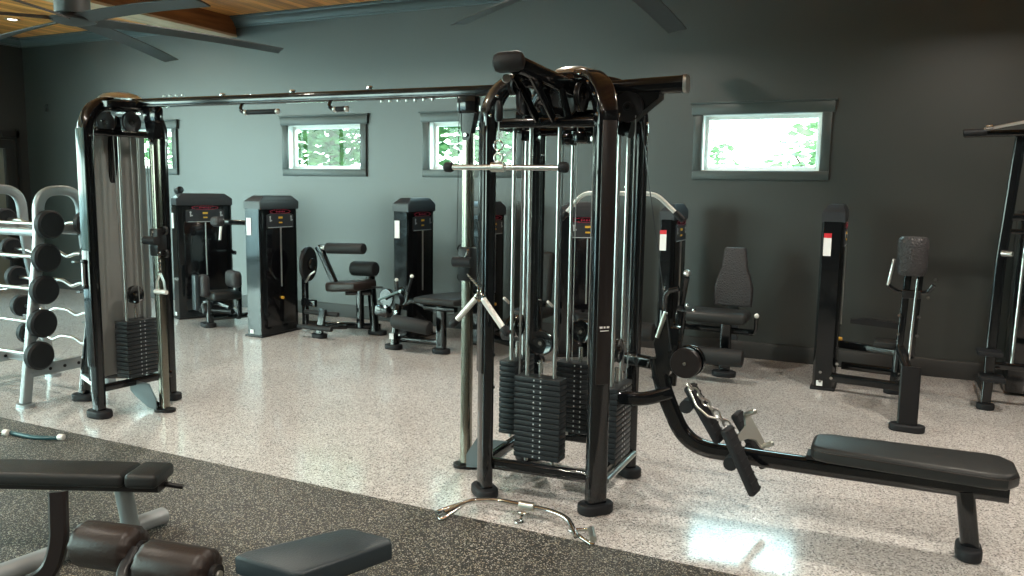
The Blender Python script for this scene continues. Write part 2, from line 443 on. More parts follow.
for y in (5.6, 1.5, -1.8):
    for x in (-5.9, -2.6, .7, 3.0): downlight(x, y, 'recessed round light in the wooden ceiling right of the beam, above the frame')

# ------------------------------------------------------------------ ceiling fans
def fan(hub, a0, label, R=2.0):
    x, y, z = hub
    t = thing('ceiling_fan', label, 'ceiling fan', hub, group='large ceiling fans')
    b = B(); b.cyl((x, y, z + .34), (x, y, ZC), .035); b.lathe([(0, 0), (.10, 0), (.10, .03), (.05, .07), (0, .07)], (x, y, ZC - .071)); b.out('downrod', 'fan_motor', t)
    b = B(); b.lathe([(0, .045), (.15, .045), (.155, .06), (.155, .32), (.12, .36), (0, .36)], (x, y, z)); b.out('motor', 'fan_motor', t)
    b = B(); b.lathe([(0, 0), (.13, 0), (.13, .045), (0, .045)], (x, y, z)); b.out('hub_ring', 'satin_black', t)
    b = B(); b.lathe([(0, -.055), (.10, -.05), (.20, -.02), (.205, .0), (0, .0)], (x, y, z)); b.out('cover_plate', 'fan_blade', t)
    for k in range(6):
        a = radians(a0[k] if isinstance(a0, list) else a0 + 60 * k); d = V((cos(a), sin(a), 0)); s = V((-sin(a), cos(a), 0)); b = B()
        # slightly cambered, tapering and drooping blade
        rings = []
        for i in range(9):
            u = i / 8; r = .16 + (R - .16) * u; w = .075 + .012 * u; tw = -.024 + .010 * u
            if i == 8: w *= .93
            zz = -.07 * u * u
            c = V((x, y, z + zz)) + d * r
            sec = [(-w, -tw), (0, .012), (w, tw), (w, tw - .010), (0, -.004), (-w, -tw - .010)]
            rings.append([b.bm.verts.new(c + s * p + V((0, 0, q))) for p, q in sec])
        for A_, C_ in zip(rings, rings[1:]):
            for j in range(6): b.bm.faces.new((A_[j], A_[(j + 1) % 6], C_[(j + 1) % 6], C_[j]))
        b.bm.faces.new(rings[0][::-1]); b.bm.faces.new(rings[-1])
        b.out('blade', 'fan_blade', t)
fan((-7.12, 5.25, 3.22), [-9, 61, 113, 172, 232, 292], 'large grey six-blade ceiling fan with its motor in view at top left')
fan((-1.9, 5.45, 3.22), 30, 'large ceiling fan showing only two pale blade tips at the top edge')

# ------------------------------------------------------------------ cable machine (left tower, crossover beam, four-stack centre tower)
cm = thing('cable_machine', 'large black multi-station cable crossover machine with left tower, overhead beam and row seat', 'cable machine', (-1.65, 4.15, 0))
def foot(x, y, lx=.19, ly=.12, rot=0., name='rubber_foot', h=.055, parent=None):
    B().stadium((x, y, 0), lx, ly, .0 if y > 3.6 else .006, h, radians(rot), bev=.012).out(name, 'rubber', parent or cm)
def pulley(c, axis, r=.055, t=.028, mat='satin_black', parent=None):
    p = B().lathe([(0, -t / 2), (r * .3, -t / 2), (r * .35, -t * .3), (r * .85, -t * .3), (r, -t / 2), (r, -t * .3), (r * .9, 0), (r, t * .3), (r, t / 2),
                   (r * .85, t * .3), (r * .35, t * .3), (r * .3, t / 2), (0, t / 2)], c, axis).out('pulley', mat, parent or cm)
    B().cyl(V(c) - V(axis) * (t * .62), V(c) + V(axis) * (t * .62), r * .16, 10).out('axle_bolt', 'chrome', p)
    return p
def stack(cx, cy, axis, z0, n, w=.27, d=.10, ph=.0305, pull=True, top=2.03, rods=True):
    """weight stack; axis 'x' = plates run along x and face -y/+y"""
    for k in range(n):
        z = z0 + ph * (k + .5)
        dims = (w, d, ph - .004) if axis == 'x' else (d, w, ph - .004)
        B().box((cx, cy, z), dims, bev=.003).out('weight_plate', 'plate_iron', cm)
    zt = z0 + ph * n
    b = B()
    for k in range(n):
        z = z0 + ph * (k + .5)
        for s in (-.018, .022):
            for f in (-1, 1):
                if axis == 'x': b.box((cx + s, cy + f * d / 2, z), (.007, .003, .009))
                else: b.box((cx + f * d / 2, cy + s, z), (.003, .007, .009))
    b.out('pin_holes', 'grey_print', cm)
    for s in (-1, 1):
        dx, dy = (s * w * .30, 0) if axis == 'x' else (0, s * w * .30)
        B().cyl((cx + dx, cy + dy, z0 - .03), (cx + dx, cy + dy, top), .0105, 12).out('guide_rod', 'brushed_steel', cm)
    B().cyl((cx, cy, zt), (cx, cy, zt + .09), .012, 12).out('selector_stem', 'chrome', cm)
    if pull:
        pulley((cx, cy - .0, zt + .185), (0, -1, 0) if axis == 'x' else (1, 0, 0), .068, .03, 'gloss_black')
    return zt
def cable(pts, mat='black_cable', r=.0032, name='cable', parent=None): return B().tube(pts, r, 6).out(name, mat, parent or cm)

# --- centre tower posts
PC = {'fl': (-1.96, 3.81), 'fr': (-1.33, 3.87), 'br': (-1.35, 4.5), 'bl': (-1.98, 4.48)}
hub = V((-1.65, 4.15, 2.27))
for k, (x, y) in PC.items():
    d = (V((hub.x, hub.y, 0)) - V((x, y, 0))); d.normalize()
    foot(x, y, .20, .125, math.degrees(math.atan2(d.y, d.x)) + 90)
    pts = bend([(x, y, .05), (x, y, 2.07), (x + d.x * .10, y + d.y * .10, 2.25), (x + d.x * .36, y + d.y * .36, 2.27)], .12, 6)
    B().rtube(pts, .112, .062, up=d).out('post', 'gloss_black', cm)
    c = V((x, y, 1.37)) - d * .035
    B().box(c, (.082, .012, 1.34), Matrix.Rotation(math.atan2(d.y, d.x) + pi / 2, 3, 'Z'), .005).out('post_cover', 'post_cover' if k == 'fr' else 'cover_black', cm)
    bo = B()
    for zz in (.62, .80, 1.02, 1.9): bo.disc((x + (.046 if 'l' in k[1] else -.046), y, zz), (1, 0, 0), .009, .014, 10)
    for a in range(3):
        q = V((x, y, 2.08)) + V((d.x * .03 * a, d.y * .03 * a, .065 * a)); bo.disc(q + V((0, -.040, 0)), (0, 1, 0), .010, .014, 10)
    bo.out('bolt', 'chrome', cm)
# curved shoulder caps over the post tops
for k, (x, y) in PC.items():
    d = (V((hub.x, hub.y, 0)) - V((x, y, 0))).normalized()
    q = [V((x, y, 2.02)), V((x, y, 2.10)), V((x + d.x * .05, y + d.y * .05, 2.21)), V((x + d.x * .15, y + d.y * .15, 2.275)), V((x + d.x * .26, y + d.y * .26, 2.285))]
    B().rtube(bend(q, .05, 3), .118, .072, up=d).out('shoulder_cap', 'deep_black', cm)
    bo = B(); tn = V((-d.y, d.x, 0))
    for sgn in (-1, 1):
        for a, z in ((0, 2.07), (.035, 2.17), (.10, 2.235), (.19, 2.285)): bo.sph(V((x, y, z)) + d * (a - .012) + tn * (sgn * .062), .010, n=8)
    bo.out('cap_bolts', 'chrome', cm)
# white sign print on the front right cover
b = B()
dd = (V((hub.x, hub.y, 0)) - V((-1.33, 3.87, 0))).normalized(); RR = Matrix.Rotation(math.atan2(dd.y, dd.x) + pi / 2, 3, 'Z'); tt_ = V((-dd.y, dd.x, 0))
for i, w in enumerate((.020, .012, .018)): b.box(V((-1.33, 3.87, 1.0)) - dd * .042 - tt_ * (.02 - i * .02) * -1, (w * .8, .003, .010), RR)
b.box(V((-1.33, 3.87, .982)) - dd * .042, (.05, .003, .004), RR); b.out('printed_mark', 'white_sticker', cm)
# frames
def bar(p, q, w=.05, h=.05, name='crossbar', mat='gloss_black', up=(0, 0, 1)): B().rtube([p, q], w, h, up).out(name, mat, cm)
for z, h in ((.185, .06), (2.035, .05)):
    bar((-1.93, 3.83, z), (-1.36, 3.87, z), .05, h); bar((-1.95, 4.48, z), (-1.38, 4.5, z), .05, h)
    bar((-1.97, 3.84, z), (-1.98, 4.45, z), .05, h); bar((-1.335, 3.90, z), (-1.35, 4.47, z), .05, h)
B().cyl((-1.30, 3.95, .15), (-1.30, 4.46, .15), .016).out('crossbar', 'brushed_steel', cm)
bar((-1.95, 4.15, 2.10), (-1.35, 4.17, 2.10), .06, .05)
bar((-1.65, 3.85, 2.10), (-1.65, 4.48, 2.10), .06, .05)
# stacks
stack(-1.685, 3.93, 'x', .225, 15)
stack(-1.925, 4.14, 'y', .30, 14)
stack(-1.63, 4.40, 'x', .25, 14)
stack(-1.34, 4.20, 'y', .20, 14)
# hub plate and dome
B().lathe([(0, -.03), (.16, -.03), (.19, -.01), (.19, .03), (.15, .065), (0, .066)], (-1.62, 4.15, 2.24)).out('hub_plate', 'deep_black', cm)
B().lathe([(.125, 0), (.12, .010), (.10, .028), (.06, .040), (0, .045), (0, 0), (.125, 0)], (-1.60, 4.12, 2.305), n=36).out('dome_cap', 'brushed_steel', cm)
# internal pulleys under the hub
for c, ax in (((-1.82, 3.95, 2.16), (1, 0, 0)), ((-1.50, 3.96, 2.17), (1, 0, 0)), ((-1.62, 4.02, 2.15), (0, 1, 0)), ((-1.75, 4.3, 2.15), (1, 0, 0)), ((-1.48, 4.3, 2.16), (0, 1, 0))): pulley(c, ax, .075, .03)
for c in ((-1.80, 4.0, 1.98), (-1.52, 4.05, 1.97), (-1.66, 4.2, 1.97)): B().box(c, (.07, .12, .06), bev=.01).out('bracket', 'deep_black', cm)
# front arm (pushdown station): padded end toward the camera
B().rtube([(-1.57, 4.02, 2.215), (-1.63, 3.44, 2.268)], .065, .085).out('boom_arm', 'gloss_black', cm)
B().roller((-1.73, 3.40, 2.272), (-1.585, 3.44, 2.285), .048, e=.7).out('boom_grip', 'foam', cm)
for sx in (-.045, .045):
    B().rtube([(-1.648 + sx, 3.55, 2.24), (-1.63 + sx, 3.80, 2.05)], .012, .05).out('strut', 'gloss_black', cm)
    B().rtube([(-1.60 + sx, 3.82, 2.20), (-1.575 + sx, 3.86, 2.06)], .012, .04).out('strut', 'gloss_black', cm)
pulley((-1.715, 3.60, 2.20), (1, 0, 0), .05, .03)
pulley((-1.70, 3.66, 2.135), (1, .15, 0), .070, .022, 'dark_plastic')
B().cyl((-1.695, 3.47, 2.21), (-1.685, 3.455, 2.21), .020, 16).out('end_cap', 'brushed_steel', cm)
# swivel and hook that carry the straight bar
B().lathe([(0, 0), (.014, .0), (.020, .02), (.020, .07), (.012, .10), (0, .10)], (-1.775, 3.56, 2.02)).out('swivel', 'satin_black', cm)
cable([(-1.775, 3.56, 2.02), (-1.775, 3.56, 1.93)], 'steel_cable', .004)
# right arm (row / high pulley)
B().rtube([(-1.50, 4.15, 2.225), (-1.18, 4.15, 2.235), (-1.0, 4.15, 2.24)], .085, .085).out('boom_arm', 'gloss_black', cm)
B().rtube([(-1.012, 4.15, 2.24), (-.995, 4.15, 2.24)], .09, .09).out('end_cap', 'brushed_steel', cm)
B().prism([(-.22, .06), (.10, .06), (.10, .03), (-.04, -.08), (-.06, -.17), (-.15, -.14), (-.22, -.08)], -.05, .05, Matrix.Translation((-1.23, 4.15, 2.14)) @ Matrix.Rotation(radians(90), 4, 'X')).out('bracket', 'gloss_black', cm)
pulley((-1.285, 4.08, 2.125), (0, -1, 0), .078, .03, 'satin_black')
# rear arm (lat pulldown) reaching over the back
B().rtube([(-1.62, 4.35, 2.235), (-1.60, 5.12, 2.27)], .075, .085).out('boom_arm', 'gloss_black', cm)
pulley((-1.60, 5.08, 2.19), (1, 0, 0), .055, .03)
cable([(-1.60, 5.13, 2.18), (-1.60, 5.13, 1.72)], 'black_cable')
# vertical cables / extra rods of the tower
for (x, y, r, m) in ((-1.84, 3.99, .006, 'steel_cable'), (-1.775, 3.97, .003, 'black_cable'), (-1.46, 4.05, .003, 'steel_cable'), (-1.70, 4.22, .003, 'black_cable'),
                     (-1.57, 4.1, .003, 'steel_cable'), (-1.24, 4.07, .003, 'steel_cable'), (-1.20, 4.1, .003, 'black_cable')):
    cable([(x, y, .75 if r < .005 else .2), (x, y, 2.08)], m, r)
cable([(-1.22, 4.10, 2.05), (-1.02, 4.12, .86)], 'black_cable')
cable([(-2.31, 4.12, 2.2), (-2.31, 4.10, 1.34)], 'black_cable')
# --- crossover beam
B().rtube([(-5.0, 4.15, 2.265), (-1.9, 4.15, 2.245)], .07, .062).out('crossover_beam', 'gloss_black', cm)
B().rtube([(-4.95, 4.112, 2.240), (-2.2, 4.112, 2.228)], .010, .010).out('beam_rail', 'gloss_black', cm)
for x in (-4.70, -4.64, -4.58, -4.52, -2.86, -2.80, -2.74, -2.68, -2.62, -2.56, -2.50):
    B().cyl((x, 4.14, 2.31 if x < -4 else 2.205), (x, 4.14, 2.215 if x > -4 else 2.30), .010, 8).out('glint_peg', 'brushed_steel', cm)  # silver pegs standing in for light reflected along the beam
for x0, x1, yh in ((-3.96, -3.68, 4.11), (-3.23, -3.13, 4.11)):
    B().tube(bend([(x0, 4.13, 2.24), (x0, 4.10, 2.19), (x0 + .02, yh, 2.17), (x1, yh, 2.17)], .04), .012, 12).out('pull_up_handle', 'gloss_black', cm)
    for xx in (x0 + .04, x1 + .03): B().sph((xx, yh, 2.17), .019, n=10).out('handle_end', 'brushed_steel', cm)
    B().roller((x0 + .05, yh, 2.17), (x1 + .02, yh, 2.17), .016).out('hand_grip', 'rubber', cm)
for x in (-3.55, -2.95, -4.15): B().disc((x, 4.14, 2.295), (0, 0, 1), .02, .02, 12).out('bolt', 'chrome', cm)
# --- chrome columns with carriages (both ends)
def column(x, s, n):
    """s: +1 when the tower stands to the +x side"""
    y = 4.16
    B().rtube([(x, y, .03), (x, y, 2.13)], .058, .058, up=(0, 1, 0), r=.010).out('column', 'polished_column', cm)
    B().stadium((x, y, 0), .16, .10, 0, .022, radians(20)).out('base_plate', 'satin_black', cm)
    B().box((x, y, 2.18), (.13, .08, .12), bev=.02).out('column_bracket', 'deep_black', cm)
    B().prism([(-.055, .0), (.055, .0), (.02, -.16), (-.02, -.16)], -.03, .03, Matrix.Translation((x, y, 2.13)) @ Matrix.Rotation(radians(90), 4, 'X')).out('column_bracket', 'deep_black', cm)
    B().disc((x, y - .035, 2.0), (0, 1, 0), .012, .02, 12).out('bolt', 'chrome', cm)
    # gusset plate from the tower foot to the column
    xx = x + s * .30
    M = Matrix.Translation((0, y, 0)) @ Matrix.Rotation(radians(90), 4, 'X')
    B().prism([(x + s * .03, .02), (x + s * .03, .10), (x + s * .10, .21), (xx, .22), (xx, .14), (xx - s * .05, .10), (x + s * .12, .03)][::s], .045, .053, M).out('gusset_plate', 'gusset_grey', cm)
    B().rtube(bend([(x + s * .04, y, .035), (x + s * .12, y, .05), (xx + s * .02, y, .19)], .05), .045, .03).out('base_link', 'gloss_black', cm)
column(-2.27, 1, 0); column(-4.84, -1, 1)
def carriage(x, z, hand):
    y = 4.16
    B().box((x, y, z), (.085, .085, .20), bev=.01).out('carriage', 'satin_black', cm)
    B().cyl((x - .055, y - .07, z + .015), (x + .065, y - .07, z + .015), .030, 16).out('carriage_knob', 'rubber', cm)
    for dz in (.065, -.065): pulley((x + .045 * hand, y + .02, z + dz * 1.3), (0, 1, 0), .03, .022)
    B().tube([(x + .02, y - .07, z + .03), (x + .05, y - .09, z + .09)], .007, 8).out('release_lever', 'chrome', cm)
carriage(-2.27, 1.25, -1); carriage(-4.84, 1.27, 1)

# --- left tower
LF, LR_, LB = (-5.13, 3.834), (-5.085, 4.43), (-5.64, 4.09)
foot(*LF, .20, .13, 0); foot(*LR_, .19, .12, 0); foot(*LB, .19, .12, 20)
hubL = V((-5.11, 4.14, 2.27))
for (x, y) in (LF, LR_):
    d = (V((hubL.x, hubL.y, 0)) - V((x, y, 0))).normalized()
    pts = bend([(x, y, .05), (x, y, 2.04), (x + d.x * .05, y + d.y * .05, 2.20), (x + d.x * .2, y + d.y * .2, 2.27)], .12, 6)
    B().rtube(pts, .085, .07, up=(0, 1, 0)).out('post', 'gloss_black', cm)
    B().rtube(bend([(x, y, 1.98), (x, y, 2.10), (x + d.x * .06, y + d.y * .06, 2.22), (x + d.x * .2, y + d.y * .2, 2.275)], .06, 4), .095, .085, up=(0, 1, 0)).out('shoulder_cap', 'deep_black', cm)
    bo = B()
    for a in range(4): bo.disc(V((x + .05, y, 2.02)) + V((d.x * .04 * a, d.y * .05 * a, .055 * a)), (1, 0, 0), .011, .014, 10)
    bo.out('bolt', 'chrome', cm)
B().rtube([(-5.64, 4.09, .05), (-5.50, 4.09, .7), (-5.26, 4.12, 1.75), (-5.18, 4.13, 2.18)], .07, .07, up=(0, 1, 0)).out('post', 'gloss_black', cm)
B().box((LF[0] - .005, LF[1] - .04, 1.64), (.080, .012, .86), bev=.005).out('post_cover', 'teal_reflection_and_lever', cm)  # teal strip: windows mirrored in the glossy post, painted as colour
B().box((LF[0] - .005, LF[1] - .041, .80), (.074, .014, .84), bev=.005).out('post_cover', 'gloss_black', cm)
B().cyl((LF[0] - .01, LF[1] - .062, .97), (LF[0] - .01, LF[1] - .062, 1.13), .014, 12).out('grip_bar', 'brushed_steel', cm)
for z in (.96, 1.14): B().box((LF[0] - .01, LF[1] - .055, z), (.035, .035, .03), bev=.006).out('grip_mount', 'satin_black', cm)
bar((-5.12, 3.87, .21), (-5.06, 4.41, .21), .05, .055); bar((-5.12, 3.87, 2.05), (-5.06, 4.41, 2.05), .05, .05)
B().rtube([(-5.60, 4.07, .20), (-5.16, 3.88, .20)], .045, .045).out('crossbar', 'brushed_steel', cm)
B().rtube([(-5.60, 4.10, .20), (-5.09, 4.38, .20)], .045, .045).out('crossbar', 'gloss_black', cm)
B().box((-5.24, 4.13, 1.16), (.006, .56, 1.80)).out('shroud_panel', 'panel_grey', cm)
B().box((-5.24, 3.86, 1.16), (.02, .02, 1.82)).out('panel_edge', 'gloss_black', cm)
stack(-5.12, 4.17, 'y', .25, 14, w=.27, d=.13)
B().lathe([(0, -.03), (.17, -.03), (.21, -.01), (.21, .03), (.17, .045), (0, .045)], (-5.11, 4.14, 2.235)).out('hub_plate', 'deep_black', cm)
B().lathe([(.15, 0), (.145, .012), (.115, .032), (.07, .044), (0, .048), (0, 0), (.15, 0)], (-5.12, 4.12, 2.295), n=36).out('dome_cap', 'brushed_steel', cm)
pulley((-5.08, 4.17, 2.135), (1, 0, 0), .075, .03, 'dark_plastic'); pulley((-5.13, 3.99, 2.12), (1, 0, 0), .075, .03, 'dark_plastic')
pulley((-4.97, 4.30, 2.16), (1, 0, 0), .045, .03)
for y, r, m in ((4.02, .004, 'steel_cable'), (4.16, .004, 'steel_cable'), (4.35, .012, 'chrome'), (4.30, .003, 'black_cable')):
    cable([(-5.06, y, .72 if r < .01 else .2), (-5.09, y, 2.08)], m, r)
# --- row station: rail, seat, foot plates, low pulley
Y0 = 4.19
for yy in (4.10, 4.28):
    pass
B().rtube(bend([(-1.34, 4.10, .575), (-1.15, 4.10, .58), (-1.03, 4.17, .62)], .08), .055, .07).out('arm_link', 'gloss_black', cm)
B().rtube(bend([(-1.36, 4.45, .72), (-1.2, 4.40, .72), (-1.05, 4.24, .72)], .10), .055, .07).out('arm_link', 'gloss_black', cm)
B().rtube(bend([(-1.11, Y0, .80), (-1.07, Y0, .62), (-.93, Y0, .33), (-.50, Y0, .325), (.56, Y0, .335)], .16, 8), .065, .085).out('seat_rail', 'gloss_black', cm)
B().rtube([(-.32, Y0, .385), (.50, Y0, .385)], .12, .022).out('seat_bracket', 'satin_black', cm)
B().rtube([(.385, Y0, .32), (.425, Y0, .05)], .080, .075, up=(0, 1, 0)).out('seat_leg', 'gloss_black', cm)
B().stadium((.42, Y0, 0), .11, .19, 0, .06, 0, bev=.012).out('rubber_foot', 'rubber', cm)
# seat pad: rounded at the left end, tapering square end on the right
poly = [(-.295, -.08), (-.275, -.115), (-.22, -.135), (.46, -.16), (.53, -.15), (.58, -.08), (.58, .08), (.53, .15), (.46, .16), (-.22, .135), (-.275, .115), (-.295, .08)]
ps = B().prism([(x, y * 1.08) for x, y in poly], .402, .476, Matrix.Translation((0, Y0 - .03, 0)), bev=.022).out('seat_pad', 'vinyl', cm)
B().tube([(x * .998, Y0 - .03 + y * 1.085, .455) for x, y in poly], .003, 6, closed=True).out('piping', 'leather', ps)
# low pulley housing and chest-high mechanism
B().lathe([(0, -.022), (.076, -.022), (.080, -.016), (.080, .016), (.076, .022), (0, .022)], (-.935, Y0 - .09, .805), (0, -1, 0), 32).out('pulley_cover', 'post_cover', cm)
B().disc((-.935, Y0 - .115, .805), (0, 1, 0), .010, .012, 12).out('axle_bolt', 'chrome', cm)
pulley((-.93, Y0 - .03, .805), (0, -1, 0), .082, .045, 'gloss_black')
B().box((-1.02, Y0, .86), (.06, .10, .24), bev=.01).out('bracket', 'gloss_black', cm)
B().prism([(-1.10, .98), (-1.04, 1.02), (-1.00, .86), (-1.03, .72), (-1.09, .74), (-1.12, .88)], -.03, .03, Matrix.Translation((0, Y0 - .02, 0)) @ Matrix.Rotation(radians(90), 4, 'X')).out('bracket', 'gloss_black', cm)
B().cyl((-1.10, Y0 - .06, .92), (-1.06, Y0 - .06, 1.06), .012, 12).out('guide_rod', 'worn_steel', cm)
def footplate(x0, z0, x1, z1, y, name='foot_plate'):
    a = math.atan2(z1 - z0, x1 - x0); L = hypot(x1 - x0, z1 - z0)
    c = ((x0 + x1) / 2, y, (z0 + z1) / 2)
    p = B().box(c, (L, .095, .040), RY(-math.degrees(a)) @ RX(14), .016, 3).out(name, 'rubber', cm)
    b = B()
    for k in range(9):
        q = (k + .5) / 9; n_ = V((-sin(a), 0, cos(a)))
        b.box(V((x0 + (x1 - x0) * q, y, z0 + (z1 - z0) * q)) + RY(-math.degrees(a)) @ RX(14) @ V((0, 0, .0205)), (.010, .08, .004), RY(-math.degrees(a)) @ RX(14))
    b.out('tread', 'rubber', p)
    return p
footplate(-.695, .52, -.535, .20, 4.00); footplate(-.715, .50, -.54, .22, 4.38)
footplate(-.90, .705, -.725, .43, 4.04)
for x, z in ((-.665, .335), (-.90, .60)): B().cyl((x, 3.99, z), (x, 4.07, z), .035, 14).out('plate_knob', 'rubber', cm)
B().cyl((-.63, 4.0, .335), (-.63, 4.38, .335), .018, 12).out('foot_axle', 'gloss_black', cm)
B().cyl((-.84, 4.04, .60), (-.90, Y0, .60), .016, 12).out('foot_axle', 'gloss_black', cm)
# black upright and adjuster behind the row pulley
B().rtube([(-1.13, 4.62, .55), (-1.09, 4.62, 1.00)], .05, .04, up=(0, 1, 0)).out('adjuster_arm', 'gloss_black', cm)
B().rtube([(-1.35, 4.52, .70), (-1.12, 4.62, .62)], .04, .05).out('arm_link', 'gloss_black', cm)

# ------------------------------------------------------------------ attachments that hang from or lie by the machine
def chain(b, p0, p1, n, r=.012, w=.0028):
    p0, p1 = V(p0), V(p1); d = (p1 - p0)
    side = d.normalized().cross(V((0, 1, 0)));
    if side.length < .1: side = V((1, 0, 0))
    side.normalize(); sd2 = d.normalized().cross(side)
    for k in range(n):
        c = p0 + d * ((k + .5) / n); s = side if k % 2 else sd2; l = d / n * .62
        b.tube([c + l * cos(2 * pi * i / 10) + s * (r * .5) * sin(2 * pi * i / 10) for i in range(10)], w, 6, closed=True)
# straight bar
t = thing('pushdown_bar', 'straight silver pushdown bar with black rubber ends hanging from the centre tower pulley', 'cable attachment', (-1.775, 3.56, 1.80))
B().cyl((-2.055, 3.56, 1.80), (-1.455, 3.56, 1.797), .0135, 14).out('bar', 'brushed_steel', t)
for x in (-2.08, -1.455): B().roller((x, 3.56, 1.80), (x + .05, 3.56, 1.80), .026, e=.5).out('end_knob', 'rubber', t)
B().cyl((-1.81, 3.56, 1.80), (-1.74, 3.56, 1.80), .024, 16).out('swivel_sleeve', 'worn_steel', t)
b = B(); b.torus((-1.775, 3.56, 1.845), (0, 1, 0), .022, .005); b.out('eyelet', 'worn_steel', t)
b = B(); b.torus((-1.775, 3.56, 1.905), (0, 1, 0), .024, .004); b.tube([(-1.775, 3.56, 1.88), (-1.775, 3.56, 1.86)], .004, 6); b.out('carabiner', 'chrome', t)
# wide lat bar
t = thing('lat_bar', 'wide white lat pulldown bar with bent ends hanging behind the centre tower', 'cable attachment', (-1.60, 5.13, 1.68))
b = B(); b.tube(bend([(-2.034, 5.13, 1.535), (-1.914, 5.13, 1.672), (-1.41, 5.13, 1.676), (-1.27, 5.13, 1.55)], .06), .015, 12); b.out('bar', 'white_grip', t)
for x0, z0, x1, z1 in ((-2.025, 1.545, -2.07, 1.49), (-1.28, 1.56, -1.22, 1.505)): B().roller((x0, 5.13, z0), (x1, 5.13, z1), .021).out('hand_grip', 'rubber', t)
b = B(); b.torus((-1.60, 5.13, 1.715), (0, 1, 0), .02, .005); b.out('eyelet', 'chrome', t)
# V bar on the centre column
t = thing('v_bar', 'white angled V-shaped press bar with black ends hanging before the front left tower post', 'cable attachment', (-1.945, 3.70, 1.12))
for sx, xe, ze in ((-1, -2.081, .993), (1, -1.805, .974)):
    B().tube([(-1.945 + sx * .022, 3.70, 1.118), (xe, 3.70, ze)], .0165, 12).out('arm', 'white_grip', t)
    B().roller((xe - sx * .004, 3.70, ze + .006), (xe + sx * .034, 3.70, ze - .034), .024, e=.5).out('end_knob', 'rubber', t)
b = B(); b.torus((-1.945, 3.70, 1.125), (0, 1, 0), .022, .008); b.torus((-1.945, 3.70, 1.16), (1, 0, 0), .018, .005)
b.out('eyelet', 'chrome', t)
b = B(); chain(b, (-1.95, 3.705, 1.175), (-2.21, 4.05, 1.20), 12); b.out('link_chain', 'chrome', t)
# stirrup handle on the left column
t = thing('stirrup_handle', 'silver stirrup handle on a chain hanging from the left tower column carriage', 'cable attachment', (-4.76, 4.12, 1.0))
b = B(); chain(b, (-4.765, 4.10, 1.20), (-4.765, 4.10, 1.05), 5, .02, .004); b.out('link_chain', 'chrome', t)
b = B(); b.tube([(-4.765, 4.10, 1.05), (-4.80, 4.10, .99), (-4.812, 4.10, .915)], .0085, 8); b.tube([(-4.765, 4.10, 1.05), (-4.73, 4.10, .99), (-4.718, 4.10, .915)], .0085, 8); b.out('bracket', 'brushed_steel', t)
B().roller((-4.825, 4.10, .915), (-4.705, 4.10, .915), .016).out('hand_grip', 'white_grip', t)
# row handle
t = thing('row_handle', 'grey metal double-grip row handle on a chain above the seat rail', 'cable attachment', (-.60, 4.14, .50))
b = B(); chain(b, (-.90, 4.00, .72), (-.69, 4.06, .51), 8, .032, .0055); b.tube([(-.89, 3.99, .70), (-.84, 3.96, .62), (-.78, 3.97, .57), (-.74, 4.0, .56)], .006, 6); b.out('link_chain', 'brushed_steel', t)
M = Matrix.Translation((-.60, 4.14, .475)) @ Matrix.Rotation(radians(52), 4, 'Z') @ Matrix.Rotation(radians(62), 4, 'X')
B().prism([(-.095, -.015), (-.06, .005), (-.02, .03), (.0, .095), (.025, .095), (.06, -.02), (.075, -.085), (.045, -.095), (.02, -.05), (-.03, -.035), (-.085, -.045)], -.006, .006, M).out('handle_plate', 'worn_steel', t)
for q in ((.012, .088), (.062, -.085)):
    p0 = M @ V((q[0], q[1], -.012)); p1 = M @ V((q[0], q[1], .07)); B().roller(p0, p1, .013).out('hand_grip', 'worn_steel', t)
# lat bar with D-ends on the floor
t = thing('curved_lat_bar', 'chrome curved pulldown bar with triangular end grips lying on the floor edge', 'cable attachment', (-1.62, 3.58, .02))
zf = .035
b = B(); b.tube(bend([(-1.99, 3.42, zf), (-1.92, 3.56, zf + .03), (-1.80, 3.63, zf + .03), (-1.48, 3.63, zf + .03), (-1.37, 3.58, zf + .03), (-1.285, 3.47, zf)], .05), .0135, 12); b.out('bar', 'chrome', t)
def dgrip(pa, pb, pc):
    b = B(); b.tube(bend([pa, pb, pc, pa], .03), .010, 10); return b
dgrip((-1.335, 3.52, zf), (-1.265, 3.61, .02), (-1.185, 3.44, .02)).out('end_grip', 'chrome', t)
dgrip((-1.93, 3.57, zf + .02), (-2.055, 3.44, .02), (-1.975, 3.36, .02)).out('end_grip', 'chrome', t)
B().cyl((-1.25, 3.58, .035), (-1.20, 3.475, .035), .017).out('hand_grip', 'worn_steel', t)
B().cyl((-1.66, 3.632, zf + .03), (-1.58, 3.632, zf + .03), .024).out('swivel_sleeve', 'worn_steel', t)
b = B(); b.torus((-1.62, 3.585, .045), (0, .3, 1), .026, .006); b.torus((-1.615, 3.525, .022), (0, 0, 1), .018, .006); b.tube([(-1.62, 3.575, .04), (-1.617, 3.54, .025)], .008, 8); b.out('eyelet', 'chrome', t)
# teal angled handle on the mat at far left
t = thing('angled_handle', 'short teal angled cable handle with white cap lying on the rubber mat at left', 'cable attachment', (-5.1, 3.28, .02))
b = B(); b.tube(bend([(-5.26, 3.265, .02), (-5.02, 3.270, .02), (-4.87, 3.345, .02)], .08), .014, 12); b.out('tube', 'teal_grip', t)
B().roller((-4.885, 3.34, .026), (-4.845, 3.352, .026), .021).out('end_cap', 'white_grip', t)
B().roller((-5.29, 3.235, .026), (-5.255, 3.246, .026), .022).out('end_cap', 'white_grip', t)
b = B(); b.torus((-5.32, 3.225, .014), (0, 0, 1), .028, .006); b.tube([(-5.34, 3.22, .014), (-5.45, 3.18, .014)], .008, 8); b.out('eyelet', 'chrome', t)

exec_after = []
